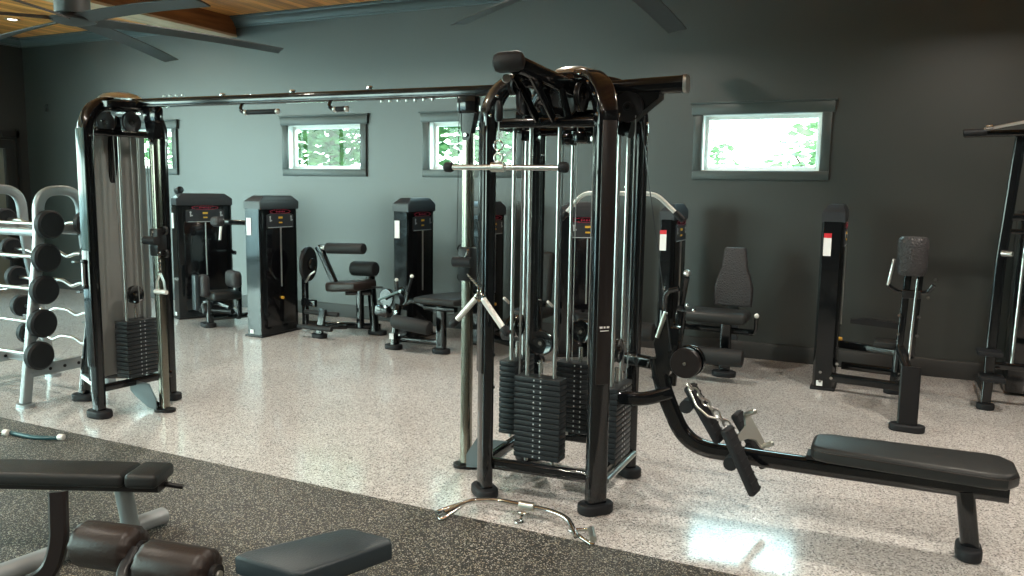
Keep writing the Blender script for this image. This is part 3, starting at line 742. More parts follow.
# ------------------------------------------------------------------ barbell rack
rk = thing('barbell_rack', 'silver metal A-frame rack holding fixed barbells on both sides at far left', 'barbell rack', (-6.25, 4.12, 0))
for x in (-5.85, -6.59):
    f = 3.755; r = 4.49
    pts = bend([(x, f, .03), (x, f + .18, 1.25), (x, f + .195, 1.63), (x, r - .195, 1.63), (x, r - .18, 1.25), (x, r, .03)], .16, 8)
    B().rtube(pts, .075, .055, up=(1, 0, 0)).out('upright', 'rack_silver', rk)
    for yy in (f, r): B().stadium((x, yy, 0), .15, .10, 0, .025).out('foot', 'rack_silver', rk)
    b = B(); b.rtube([(x, f + .04, .26), (x, r - .04, .26)], .05, .09); b.out('base_beam', 'rack_silver', rk)
    b = B(); [b.disc((x + .027, 3.95 + k * .12, .26), (1, 0, 0), .013, .006, 10) for k in range(4)]; b.out('bolt', 'satin_black', rk)
    b = B(); b.rtube([(x, f + .19, 1.33), (x, r - .19, 1.33)], .05, .07); b.out('cross_rail', 'rack_silver', rk)
for yy, z in ((3.96, 1.31), (4.28, 1.31), (4.12, .26)):
    B().rtube([(-5.85, yy, z), (-6.59, yy, z)], .07, .06).out('long_rail', 'rack_silver', rk)
LV = [(1.374, 4.008), (1.124, 3.968), (.880, 3.938), (.629, 3.906), (.387, 3.867)]
for z, y in LV:
    for x in (-5.85, -6.59):
        for yy, s in ((y - .02, 1), (8.245 - y + .02, -1)):
            B().sweep([(x + .012, yy + .10 * s, z - .055), (x + .012, yy - .04 * s, z - .055), (x + .012, yy - .055 * s, z - .02)], [(-.02, -.005), (.02, -.005), (.02, .005), (-.02, .005)], up=(0, 0, 1)).out('saddle', 'rack_silver', rk)
names = ['top', 'second', 'third', 'fourth', 'lowest']
def head(b, x, y, z, r=.108, w=.09): b.lathe([(0, -w / 2), (r * .80, -w / 2), (r * .86, -w * .42), (r, -w * .25), (r, w * .25), (r * .86, w * .42), (r * .80, w * .40), (0, w * .40)], (x, y, z), (1, 0, 0), 32)
for k, (z, y) in enumerate(LV):
    t = thing('barbell', 'fixed straight barbell with round black heads, %s on the near side of the silver rack' % names[k], 'barbell', (-6.25, y - .03, z), group='straight barbells on the near side of the rack')
    yy = y - .03
    B().cyl((-5.82, yy, z), (-6.74, yy, z), .0145).out('bar', 'brushed_steel', t)
    for x in (-5.78, -6.79): b = B(); head(b, x, yy, z); b.out('weight_head', 'rubber', t)
    for k2, (z2, y2) in enumerate([(z, 8.245 - y)]):
        t = thing('curl_barbell', 'fixed wavy curl barbell with black heads, %s on the far side of the silver rack' % names[k], 'barbell', (-6.25, y2 + .03, z2), group='curl barbells on the far side of the rack')
        y2 += .03
        pts = [(-5.80, y2, z2), (-5.95, y2, z2), (-6.06, y2, z2 - .035), (-6.17, y2, z2 + .01), (-6.25, y2, z2 + .01), (-6.33, y2, z2 + .01), (-6.44, y2, z2 - .035), (-6.55, y2, z2), (-6.72, y2, z2)]
        B().tube(bend(pts, .03, 4), .014, 10).out('bar', 'brushed_steel', t)
        for x in (-5.76, -6.77): b = B(); head(b, x, y2, z2, .095); b.out('weight_head', 'rubber', t)

# ------------------------------------------------------------------ selectorised machines along the back wall
def shroud(t, W=.62, D=.24, H=1.575, sticker=True, foil=True, red=False):
    """local frame: near left corner of the tower at the origin, narrow side facing -y (0..D on x),
    wide display side facing +x, running to y=W"""
    k = .035
    B().prism([(0, k), (k * .6, 0), (D - k * .5, 0), (D, k), (D, W - k), (D - k, W), (k, W), (0, W - k)], .02, H - .13).out('weight_housing', 'gloss_black', t)
    B().box((D / 2, W / 2, .012), (D + .03, W + .03, .024), bev=.008).out('base', 'satin_black', t)
    # cap with chamfered top
    b = B()
    lo = [(-.002, -.002), (D + .010, -.002), (D + .010, W + .002), (-.002, W + .002)]
    hi = [(.045, .09), (D - .012, .09), (D - .012, W - .09), (.045, W - .09)]
    r0 = [b.bm.verts.new((x, y, H - .15)) for x, y in lo]; r1 = [b.bm.verts.new((x, y, H - .065)) for x, y in lo]; r2 = [b.bm.verts.new((x, y, H)) for x, y in hi]
    for A_, C_ in ((r0, r1), (r1, r2)):
        for j in range(4): b.bm.faces.new((A_[j], A_[(j + 1) % 4], C_[(j + 1) % 4], C_[j]))
    b.bm.faces.new(r0[::-1]); b.bm.faces.new(r2)
    bmesh.ops.bevel(b.bm, geom=b.bm.edges[:], offset=.006, segments=2, affect='EDGES')
    b.out('housing_cap', 'dark_plastic', t)
    # dark front panel with window slot, display
    B().box((D + .003, W / 2, (H - .36) / 2 + .06), (.012, W - .17, H - .46), bev=.003).out('front_panel', 'deep_black', t)
    B().prism([(W * .16, H - .36), (W * .84, H - .36), (W * .84, H - .215), (W * .72, H - .195), (W * .28, H - .195), (W * .16, H - .215)], D + .002, D + .012,
              Matrix(((0, 0, 1, 0), (1, 0, 0, 0), (0, 1, 0, 0), (0, 0, 0, 1)))).out('display_panel', 'dark_plastic', t)
    b = B()
    # red oval with small lettering strokes
    for j in range(20):
        a0_, a1_ = 2 * pi * j / 20, 2 * pi * (j + 1) / 20
        c = V((D + .013, W / 2 + .16 * cos((a0_ + a1_) / 2), H - .178 + .024 * sin((a0_ + a1_) / 2)))
        b.box(c, (.002, .055 * abs(sin((a0_ + a1_) / 2)) + .008, .004))
    for j in range(6): b.box((D + .014, W / 2 - .065 + j * .026, H - .178), (.003, .014, .018 - .005 * (j % 2)))
    b.out('red_emblem', 'red_print', t)
    b = B()
    for yy in (.24, .78):
        b.box((D + .013, W * yy, H - .265), (.002, .014, .045)); b.box((D + .013, W * yy + .012, H - .275), (.002, .030, .014)); b.sph((D + .013, W * yy, H - .235), .012, (.2, 1, 1), 8)
    b.box((D + .013, W * .5, H - .352), (.002, W * .62, .006)); b.out('exercise_icons', 'grey_print', t)
    B().box((D + .015, W * .5, H - .245), (.006, .06, .022)).out('weight_dial', 'yellow_plastic', t); B().box((D + .015, W * .5, H - .300), (.006, .05, .016)).out('dial_label', 'yellow_plastic', t)
    B().cyl((D + .014, W * .5, .55), (D + .014, W * .5, H - .36), .008, 8).out('selector_rod', 'brushed_steel', t)
    B().roller((D + .0, W * .5, .42), (D + .035, W * .5, .42), .016).out('selector_knob', 'yellow_plastic', t)
    if sticker:
        B().box((D * .32, -.004, H - .34), (.062, .004, .19)).out('instruction_label', 'white_sticker', t)
        if red: B().box((D * .32, -.005, H - .262), (.062, .005, .038)).out('label_header', 'red_sticker', t)
    if foil: B().box((D * .35, -.004, .06), (.05, .004, .045)).out('serial_label', 'white_sticker', t)
def P(t, b, name, mat, label=None): return b.out(name, mat, t, label=label)
def mfoot(t, x, y, lx=.16, ly=.09): B().stadium((x, y, 0), lx, ly, 0, .05, 0, bev=.01).out('rubber_foot', 'rubber', t)
def rb(t, pts, w=.06, h=.06, name='frame_tube', mat='gloss_black', up=(0, 0, 1), r=.06): return B().rtube(bend(pts, r), w, h, up).out(name, mat, t)
GR = 'strength machines along the back wall'

def seat_base(): pass
# M1 – far left, turned towards the camera
t = thing('strength_machine', 'leftmost black weight machine with small quilted seat pads, beside the left cable tower', 'strength machine', (-8.18, 7.24, 0), radians(-24), GR, local=True)
shroud(t, W=.70, D=.20)
rb(t, [(.22, .66, .85), (.62, .55, .85)], .05, .05)
rb(t, [(.15, .62, .10), (.95, .45, .10)], .07, .07)
rb(t, [(.90, .10, .10), (.90, .75, .10)], .07, .06)
mfoot(t, .90, .10, .24, .15)
rb(t, [(.90, .12, .05), (.90, .12, .33)], .08, .08, up=(0, 1, 0))
P(t, pad(B(), (.96, .26, .38), (.34, .34, .10), bev=.035), 'seat', 'vinyl')
P(t, pad(B(), (.93, .05, .50), (.17, .10, .27), bev=.045), 'side_pad', 'quilted_vinyl')
P(t, pad(B(), (1.10, .34, .58), (.28, .12, .20), bev=.05), 'back_pad', 'quilted_vinyl')
P(t, B().box((.88, -.03, .42), (.12, .05, .42), bev=.012), 'side_shield', 'vinyl_blue')
rb(t, [(1.0, .44, .12), (1.0, .44, .50)], .05, .06, up=(0, 1, 0))
P(t, pad(B(), (.86, .26, 1.25), (.22, .13, .12), bev=.055), 'shoulder_pad', 'quilted_vinyl')
rb(t, [(.86, .27, 1.25), (1.00, .34, 1.25), (1.10, .55, 1.24)], .05, .06)
P(t, B().roller((1.02, .24, 1.20), (1.03, .22, 1.04), .015), 'hand_grip', 'white_grip')
P(t, B().cyl((.78, .05, .20), (1.15, .30, .20), .035), 'pivot_shaft', 'satin_black')
P(t, B().disc((.86, .08, .22), (0, 1, 0), .065, .06), 'pivot_cap', 'dark_plastic')
rb(t, [(.80, .10, .28), (1.0, .18, .30), (1.2, .25, .26)], .05, .05)
# dark round counterweight visible over the first housing
P(t, B().roller((-.06, .10, 1.60), (.03, .12, 1.62), .045), 'cable_pulley_cover', 'satin_black')
rb(t, [(-.10, .12, 1.53), (-.02, .12, 1.60)], .03, .03)

def place(name, label, loc, rot=0): return thing(name, label, 'strength machine', loc, radians(rot), GR, local=True)
# M2 – tower plus back-extension style seat, local offsets relative to (-6.49,6.74)
ox, oy = -6.50, 6.74
t = place('strength_machine', 'black weight machine with two roller pads above a moulded seat, second from left', (ox, oy, 0))
shroud(t, W=.63, D=.23)
DX = [.065, 0, 0]
def L(x, y, z): return (x - ox + DX[0], y - oy + DX[1], z + DX[2])
P(t, B().disc(L(-6.10, 7.25, .80), (1, .25, 0), .20, .05, 32), 'cam_disc', 'satin_black')
P(t, B().disc(L(-6.07, 7.26, .80), (1, .25, 0), .07, .06, 24), 'cam_hub', 'gloss_black')
rb(t, [L(-6.16, 7.26, 0.95), L(-6.16, 7.26, .05)], .07, .06, up=(0, 1, 0))
rb(t, [L(-5.93, 7.22, 1.01), L(-5.88, 7.22, .94), L(-5.72, 7.26, .58)], .075, .06, 'lever_arm', up=(0, 1, 0))
P(t, B().roller(L(-5.90, 7.22, 1.00), L(-5.83, 7.22, 1.00), .025), 'roller_axle', 'brushed_steel')
P(t, B().roller(L(-5.83, 7.25, .995), L(-5.32, 7.25, 1.01), .062), 'roller_pad', 'foam')
P(t, B().roller(L(-5.63, 7.45, .76), L(-5.30, 7.45, .77), .085, e=.35), 'back_pad', 'foam')
rb(t, [L(-5.42, 7.50, .72), L(-5.36, 7.50, .05)], .08, .09, up=(0, 1, 0))
b = B(); b.prism([(-.24, -.14), (-.10, -.20), (.18, -.18), (.26, -.08), (.26, .14), (.12, .2), (-.12, .18), (-.24, .10)], 0, .105, Matrix.Translation(L(-5.57, 7.33, .525)) @ Matrix.Rotation(radians(-5), 4, 'Y'), bev=.03); P(t, b, 'seat', 'leather')
rb(t, [L(-5.46, 7.36, .53), L(-5.46, 7.36, .10)], .075, .075, up=(0, 1, 0))
rb(t, [L(-5.60, 7.28, .50), L(-5.36, 7.42, .50)], .06, .06)
rb(t, [L(-6.15, 7.28, .10), L(-5.36, 7.62, .08)], .06, .07)
rb(t, [L(-6.15, 7.20, .36), L(-5.96, 7.20, .36)], .05, .08)
rb(t, [L(-5.80, 7.06, .05), L(-5.76, 7.08, .33)], .09, .04, 'foot_post', up=(0, 1, 0))
rb(t, [L(-5.78, 7.08, .12), L(-5.62, 7.32, .10)], .05, .05)
mfoot(t, *L(-5.80, 7.06, 0)[:2], .19, .12); mfoot(t, *L(-5.36, 7.55, 0)[:2], .24, .12)
for z, y in ((.27, 7.12), (.12, 7.0)): P(t, B().roller(L(-6.05, y, z), L(-5.58, y, z), .026), 'foot_roller', 'foam')
P(t, B().roller(L(-5.34, 7.38, .57), L(-5.16, 7.36, .58), .012), 'hand_grip', 'satin_black')
P(t, B().tube([L(-6.08, 7.18, .60), L(-5.95, 7.1, .70), L(-5.90, 7.12, .74)], .012), 'range_lever', 'brushed_steel')
for p in (L(-5.70, 7.22, .58), L(-5.36, 7.45, .60)): P(t, B().disc(p, (0, 1, 0), .025, .03), 'pivot_bolt', 'chrome')

# M3 – lying leg curl
DX = [.05, 0, .0]
ox, oy = -4.93, 7.32
t = place('strength_machine', 'black weight machine with flat bench pad and single low roller, third from left', (ox, oy, 0))
shroud(t, W=.56, D=.20)
b = B(); b.prism([(-.24, -.17), (.20, -.17), (.24, -.13), (.24, .20), (.20, .24), (-.12, .24), (-.24, -.06)], 0, .07, Matrix.Translation(L(-4.16, 7.10, .515)) @ Matrix.Diagonal((1.05, 1.45, 1, 1)), bev=.02); P(t, b, 'bench_pad', 'vinyl')
rb(t, [L(-4.17, 7.0, .49), L(-4.17, 7.0, .05)], .10, .07, up=(0, 1, 0)); mfoot(t, *L(-4.17, 7.0, 0)[:2], .20, .13)
rb(t, [L(-4.36, 7.0, .465), L(-4.0, 7.0, .465)], .08, .05)
P(t, B().roller(L(-4.66, 6.86, .315), L(-4.22, 6.86, .275), .072), 'roller_pad', 'foam')
rb(t, [L(-4.72, 6.95, .03), L(-4.70, 7.0, .42), L(-4.78, 7.2, .60)], .06, .07, up=(0, 1, 0)); mfoot(t, *L(-4.72, 6.95, 0)[:2], .20, .13)
rb(t, [L(-4.70, 7.02, .10), L(-4.15, 7.05, .10)], .06, .06); rb(t, [L(-4.75, 7.35, .08), L(-4.70, 6.98, .08)], .06, .06)
P(t, B().box(L(-4.72, 6.91, .14), (.05, .004, .06)), 'serial_label', 'white_sticker')
P(t, B().box(L(-4.93, 7.08, .37), (.18, .12, .12), RY(10), .03), 'counterweight', 'deep_black')
P(t, B().disc(L(-4.86, 7.05, .52), (.2, 1, 0), .10, .05), 'cam_disc', 'gloss_black')
P(t, B().disc(L(-4.74, 7.05, .50), (.2, 1, 0), .08, .07), 'cam_hub', 'satin_black')
P(t, B().rtube([L(-4.93, 6.98, .50), L(-4.62, 6.98, .63)], .02, .026), 'range_lever', 'teal_reflection_and_lever')
for x, z, x1, z1 in ((-4.72, .58, -4.74, .72), (-4.60, .60, -4.55, .77)):
    rb(t, [L(x - .02, 7.04, z - .10), L(x, 7.04, z)], .03, .03); P(t, B().roller(L(x, 7.04, z), L(x1, 7.04, z1), .015), 'hand_grip', 'rubber'); P(t, B().sph(L(x1, 7.04, z1), .02), 'grip_cap', 'white_grip')
rb(t, [L(-4.80, 7.06, .40), L(-4.55, 7.06, .52), L(-4.30, 7.04, .44)], .05, .05)
for p in (L(-4.62, 6.93, .62), L(-4.83, 6.97, .44), L(-4.68, 6.94, .40)): P(t, B().disc(p, (0, 1, 0), .018, .03), 'pivot_bolt', 'chrome')

# M3b – hidden behind the chrome column
DX = [0, 0, 0]
ox, oy = -4.15, 7.56
t = place('strength_machine', 'black weight machine half hidden behind the chrome column, seat back facing the tower', (ox, oy, 0))
shroud(t, W=.56, D=.20, H=1.55)
P(t, pad(B(), L(-3.16, 7.30, .82), (.28, .09, .52), RX(-8), .04), 'backrest', 'vinyl')
P(t, pad(B(), L(-3.12, 7.05, .50), (.36, .36, .08), bev=.035), 'seat', 'vinyl')
rb(t, [L(-3.12, 7.12, .48), L(-3.12, 7.12, .05)], .08, .08, up=(0, 1, 0)); mfoot(t, *L(-3.12, 7.12, 0)[:2], .20, .14)
rb(t, [L(-3.16, 7.38, 1.0), L(-3.12, 7.30, .46)], .05, .05, up=(0, 1, 0))
rb(t, [L(-3.9, 7.6, .10), L(-3.10, 7.15, .10)], .07, .07)
P(t, B().roller(L(-3.35, 6.86, .30), L(-2.95, 6.86, .30), .06), 'roller_pad', 'foam')
rb(t, [L(-3.35, 7.1, .46), L(-3.38, 6.88, .30)], .04, .04)
for x in (-3.36, -2.90): P(t, B().roller(L(x, 7.02, .58), L(x, 6.90, .64), .014), 'hand_grip', 'white_grip')

# M4 – turned to the camera behind the tower
t = place('strength_machine', 'black weight machine with its display facing the room, directly behind the centre tower', (-3.10, 7.62, 0), -62)
shroud(t, W=.54, D=.22, H=1.57, sticker=False)
ox, oy = 0, 0
tt = t
rb(t, [(.22, .28, .08), (.80, .28, .08)], .07, .07); mfoot(t, .80, .28, .14, .2)
rb(t, [(.70, .28, .08), (.70, .28, .42)], .07, .07, up=(0, 1, 0))
P(t, pad(B(), (.62, .28, .46), (.34, .34, .08), bev=.035), 'seat', 'vinyl')

# M5 – leg extension with tapered quilted backrest
ox, oy = -1.995, 7.42
t = place('strength_machine', 'black weight machine with tall tapered quilted backrest and two roller pads, right of centre tower', (ox, oy, 0))
shroud(t, W=.56, D=.13, H=1.57, red=True)
b = B(); b.prism([(-.17, .63), (.17, .63), (.175, .80), (.145, .92), (.115, .99), (.10, 1.155), (.085, 1.18), (-.085, 1.18), (-.10, 1.155), (-.115, .99), (-.145, .92), (-.175, .80)], -.04, .04,
          Matrix.Translation(L(-1.315, 7.62, 0)) @ Matrix.Rotation(radians(90), 4, 'X'), bev=.018); P(t, b, 'backrest', 'quilted_vinyl')
P(t, B().rtube([L(-1.315, 7.68, 1.0), L(-1.315, 7.66, .30)], .10, .04, up=(0, 1, 0)), 'backrest_post', 'dark_plastic')
P(t, pad(B(), L(-1.40, 7.32, .57), (.56, .34, .11), bev=.05), 'seat', 'vinyl')
P(t, B().roller(L(-1.66, 7.12, .235), L(-1.12, 7.12, .235), .078), 'roller_pad', 'foam')
rb(t, [L(-1.33, 7.40, .50), L(-1.33, 7.42, .05)], .10, .08, up=(0, 1, 0)); mfoot(t, *L(-1.33, 7.40, 0)[:2], .22, .16)
rb(t, [L(-1.9, 7.6, .10), L(-1.30, 7.5, .10)], .07, .07); rb(t, [L(-1.9, 7.5, .42), L(-1.1, 7.45, .42)], .05, .06)
rb(t, [L(-1.12, 7.42, .42), L(-1.06, 7.34, .44), L(-1.05, 7.30, .58)], .03, .03); P(t, B().sph(L(-1.05, 7.30, .60), .022), 'grip_cap', 'white_grip')
rb(t, [L(-1.70, 7.30, .50), L(-1.70, 7.12, .24)], .045, .05)
P(t, B().disc(L(-1.72, 7.25, .55), (1, 0, 0), .10, .05), 'cam_disc', 'satin_black')
rb(t, [L(-1.74, 7.3, .52), L(-1.68, 7.2, .80), L(-1.65, 7.15, .93)], .045, .05, 'lever_arm', up=(0, 1, 0)); P(t, B().sph(L(-1.65, 7.14, .96), .035), 'grip_cap', 'brushed_steel')
rb(t, [L(-1.86, 7.2, .40), L(-1.84, 7.15, .78), L(-1.72, 7.15, .82)], .05, .05, 'lever_arm', up=(0, 1, 0))
for p in (L(-1.62, 7.10, .68), L(-1.56, 7.10, .64), L(-1.84, 7.10, .82), L(-1.70, 7.10, .60), L(-1.66, 7.08, .45)): P(t, B().roller(p, V(p) + V((0, -.03, 0)), .016), 'pivot_bolt', 'chrome')
P(t, B().roller(L(-2.12, 6.95, .43), L(-1.88, 6.95, .43), .085), 'side_roller', 'foam')
rb(t, [L(-1.9, 6.97, .43), L(-1.82, 7.2, .45)], .05, .05)
rb(t, [L(-1.83, 7.0, .05), L(-1.83, 7.05, .62)], .06, .05, up=(0, 1, 0)); mfoot(t, *L(-1.83, 7.0, 0)[:2], .14, .12)

# M6 – tower and rails with upright quilted pad
ox, oy = -.555, 7.28
t = place('strength_machine', 'black weight machine with upright quilted drum pad on a post, right of the wide window', (ox, oy, 0))
shroud(t, W=.52, D=.175, H=1.60, red=True)
rb(t, [L(-.40, 7.30, .12), L(.16, 7.20, .12)], .05, .075); rb(t, [L(-.36, 7.62, .36), L(.14, 7.40, .36)], .05, .07)
rb(t, [L(-.34, 7.66, .16), L(.10, 7.60, .16)], .05, .07)
P(t, B().prism([(-.28, .60), (.12, .58), (.12, .63), (-.06, .64), (-.16, .65), (-.28, .63)], -.04, .04, Matrix.Translation(L(0, 7.34, 0)) @ Matrix.Rotation(radians(90), 4, 'X')), 'side_arm', 'satin_black')
rb(t, [L(.18, 6.30, .05), L(.18, 6.36, .46)], .135, .05, 'front_leg', 'satin_black', up=(0, 1, 0)); mfoot(t, *L(.18, 6.30, 0)[:2], .24, .12)
rb(t, [L(.16, 6.40, .38), L(.12, 7.45, .12)], .06, .07); rb(t, [L(.17, 6.42, .40), L(.10, 6.62, .55)], .06, .06)
rb(t, [L(.09, 6.62, .36), L(.12, 6.62, 1.10)], .05, .045, 'pad_post', up=(0, 1, 0)); rb(t, [L(.18, 6.60, .48), L(.20, 6.60, 1.10)], .045, .045, 'pad_post', up=(0, 1, 0))
P(t, B().cyl(L(.165, 6.56, .45), L(.185, 6.56, 1.08), .011), 'slide_rod', 'chrome')
P(t, B().lathe([(0, 0), (.085, 0), (.098, .02), (.104, .06), (.105, .22), (.100, .265), (.085, .285), (0, .285)], L(.14, 6.60, 1.10)), 'drum_pad', 'quilted_vinyl')
P(t, B().roller(L(-.01, 6.56, 1.02), L(.02, 6.56, 1.22), .012), 'hand_grip', 'brushed_steel')
rb(t, [L(-.01, 6.56, 1.02), L(.05, 6.58, .98), L(.26, 6.58, .98), L(.29, 6.56, 1.04)], .03, .03)
P(t, B().box(L(.15, 6.60, .96), (.13, .08, .06), bev=.01), 'adjuster', 'satin_black')
P(t, B().box(L(.02, 6.75, .55), (.20, .20, .04), bev=.01), 'knee_pad', 'vinyl')
for p in (L(.30, 6.54, 1.08), L(.26, 6.54, .95), L(.08, 6.56, .80), L(.21, 6.56, .80), L(.08, 6.56, .66), L(.21, 6.56, .66), L(.165, 6.54, .46), L(-.49, 7.275, .16), L(-.49, 7.275, .08), L(-.36, 7.25, .25), L(-.40, 7.26, .12)):
    P(t, B().disc(p, (0, 1, 0), .014, .02, 10), 'pivot_bolt', 'chrome')
rb(t, [L(.08, 7.45, .05), L(.10, 7.42, .40)], .06, .06, up=(0, 1, 0)); mfoot(t, *L(.08, 7.45, 0)[:2], .14, .10)

# M7 – assisted chin and dip station at the right edge
ox, oy = .78, 7.3
t = place('strength_machine', 'tall black chin-up and dip station with foot steps, cut by the right edge', (ox, oy, 0))
rb(t, [L(.755, 7.28, .05), L(.775, 7.3, 1.2), L(.835, 7.3, 2.17)], .075, .055, 'upright', up=(0, 1, 0)); mfoot(t, *L(.755, 7.26, 0)[:2], .13, .11)
rb(t, [L(1.75, 7.28, .05), L(1.75, 7.3, 2.17)], .075, .055, 'upright', up=(0, 1, 0)); mfoot(t, *L(1.75, 7.26, 0)[:2], .13, .11)
rb(t, [L(.45, 7.25, 2.165), L(2.1, 7.25, 2.20)], .05, .05, 'top_bar')
P(t, B().roller(L(.44, 7.23, 2.175), L(.60, 7.23, 2.18), .028), 'hand_grip', 'rubber')
P(t, B().tube(bend([L(.58, 7.22, 2.20), L(.85, 7.15, 2.25), L(1.6, 7.1, 2.27), L(1.95, 7.22, 2.20)], .05), .013), 'chin_bar', 'brushed_steel')
for x in (.58, .85): P(t, B().roller(L(x, 7.15, 2.21 + (x > .6) * .04), L(x + .05, 7.15, 2.215 + (x > .6) * .04), .018), 'grip_collar', 'chrome')
for z in (.47, .27): P(t, B().box(L(.745 + (z < .4) * .03, 7.2, z), (.17, .20, .035), bev=.006), 'foot_step', 'rubber')
P(t, B().cyl(L(.90, 7.2, .40), L(.93, 7.3, 1.45), .012), 'guide_rod', 'brushed_steel')
rb(t, [L(.80, 7.3, 1.53), L(1.7, 7.3, 1.55)], .05, .06); rb(t, [L(.80, 7.35, 1.42), L(1.7, 7.35, 1.42)], .05, .04); rb(t, [L(.76, 7.4, .34), L(1.7, 7.4, .33)], .05, .06)
P(t, B().roller(L(.77, 7.24, 1.25), L(.84, 7.20, 1.25), .022), 'adjust_pin', 'brushed_steel')
P(t, B().disc(L(.98, 7.28, 1.33), (0, 1, 0), .07, .04), 'pulley', 'satin_black')
rb(t, [L(.76, 7.3, .08), L(.76, 8.1, .08)], .06, .07); rb(t, [L(1.75, 7.3, .08), L(1.75, 8.1, .08)], .06, .07)
P(t, B().box(L(1.25, 8.0, .80), (.6, .3, 1.55), bev=.02), 'weight_housing', 'gloss_black')

# ------------------------------------------------------------------ foreground benches
# bench A: long pad from the left edge with a short separate end pad
t = thing('weight_bench', 'long dark upholstered flat bench with silver base tubes entering from the left edge', 'weight bench', (-3.35, 2.3, 0))
aA = radians(24); dA = V((cos(aA), sin(aA), 0)); nA = V((-sin(aA), cos(aA), 0)); c0 = V((-3.345, 2.345, .0))
def PA(u, v, z): p = c0 + dA * u + nA * v; return (p.x, p.y, z)
rotA = Matrix.Rotation(aA, 3, 'Z')
Zb = .365
P(t, pad(B(), PA(-.42, 0, Zb), (1.40, .20, .062), rotA, .022), 'long_pad', 'vinyl')
P(t, pad(B(), PA(.36, 0, Zb), (.15, .20, .066), rotA, .022), 'end_pad', 'vinyl')
B().rtube([PA(-1.0, 0, Zb - .05), PA(.42, 0, Zb - .05)], .10, .035).out('pad_rail', 'post_cover', t)
B().tube([PA(.38, .02, Zb - .045), PA(.50, .03, Zb - .065)], .012, 10).out('adjust_lever', 'satin_black', t)
B().tube([PA(.22, .02, Zb - .05), (-3.19, 2.52, .06)], .040, 16).out('pedestal', 'silver_paint', t)
b = B(); b.torus(PA(.22, .02, Zb - .065), (0, .2, 1), .043, .010); b.out('collar', 'gloss_black', t)
B().rtube([(-3.20, 2.72, .05), (-3.32, 1.90, .05)], .085, .075, r=.03).out('base_tube', 'rack_silver', t)
# bench B: roller bench right in front
t = thing('roller_bench', 'padded bench with two brown leather leg rollers and grey seat pad at bottom left', 'weight bench', (-2.5, 2.0, 0))
def leather_roll(p0, p1, r):
    p0, p1 = V(p0), V(p1); L_ = (p1 - p0).length; b = B(); n = 40
    ax = (p1 - p0).normalized(); q = V((0, 0, 1)).rotation_difference(ax); rings = []
    for rr, h, am in ((.001, 0, 0), (r * .55, -.004, .02), (r * .80, .004, .05), (r * .94, .016, .03), (r, .035, .0), (r, L_ - .045, .0), (r * .96, L_ - .022, .035), (r * .80, L_ - .004, .07), (r * .5, L_ + .004, .02), (.001, L_, 0)):
        rings.append([b.bm.verts.new(p0 + q @ V((rr * (1 + am * cos(12 * 2 * pi * k / n + h * 40)) * cos(2 * pi * k / n), rr * (1 + am * cos(12 * 2 * pi * k / n + h * 40)) * sin(2 * pi * k / n), h))) for k in range(n)])
    for A_, C_ in zip(rings, rings[1:]):
        for k in range(n): b.bm.faces.new((A_[k], A_[(k + 1) % n], C_[(k + 1) % n], C_[k]))
    o = b.out('roller_pad', 'leather', t)
    B().cyl(p1 - ax * .01, p1 + ax * .025, r * .42, 20).out('roller_hub', 'satin_black', o)
    B().cyl(p1 + ax * .02, p1 + ax * .035, .018, 12).out('axle_nut', 'worn_steel', o)
leather_roll((-2.90, 2.05, .245), (-2.63, 2.11, .245), .092)
leather_roll((-2.56, 2.07, .225), (-2.26, 2.13, .22), .094)
B().cyl((-2.69, 2.10, .235), (-2.56, 2.06, .23), .022).out('roller_axle', 'satin_black', t)
B().rtube(bend([(-2.62, 2.09, .26), (-2.60, 2.00, .18), (-2.30, 1.88, .10)], .05), .05, .06).out('roller_mount', 'satin_black', t)
B().sweep(bend([(-2.99, 2.03, .45), (-2.955, 2.0, .25), (-2.98, 1.97, .13), (-3.08, 1.90, .07)], .10, 8), [(.035, -.012), (.035, .012), (.025, .02), (-.025, .02), (-.035, .012), (-.035, -.012), (-.025, -.02), (.025, -.02)], up=(.5, -.86, 0)).out('side_rail', 'post_cover', t)
B().prism([(-1.99, 1.98), (-1.985, 2.02), (-1.80, 2.335), (-1.77, 2.35), (-1.59, 2.345), (-1.57, 2.32), (-1.70, 1.99), (-1.73, 1.97)], .345, .42, bev=.014).out('seat_pad', 'vinyl_blue', t)
B().prism([(-2.10, 1.90), (-1.99, 1.99), (-1.74, 1.95), (-1.66, 1.80), (-1.75, 1.45), (-2.05, 1.50)], .28, .345, bev=.012).out('back_pad', 'vinyl_blue', t)
B().rtube([(-1.80, 2.16, .33), (-1.82, 2.12, .05)], .06, .07, up=(0, 1, 0)).out('seat_post', 'satin_black', t)
B().rtube([(-2.9, 2.0, .045), (-1.75, 2.12, .045)], .06, .06).out('base_tube', 'rack_silver', t)

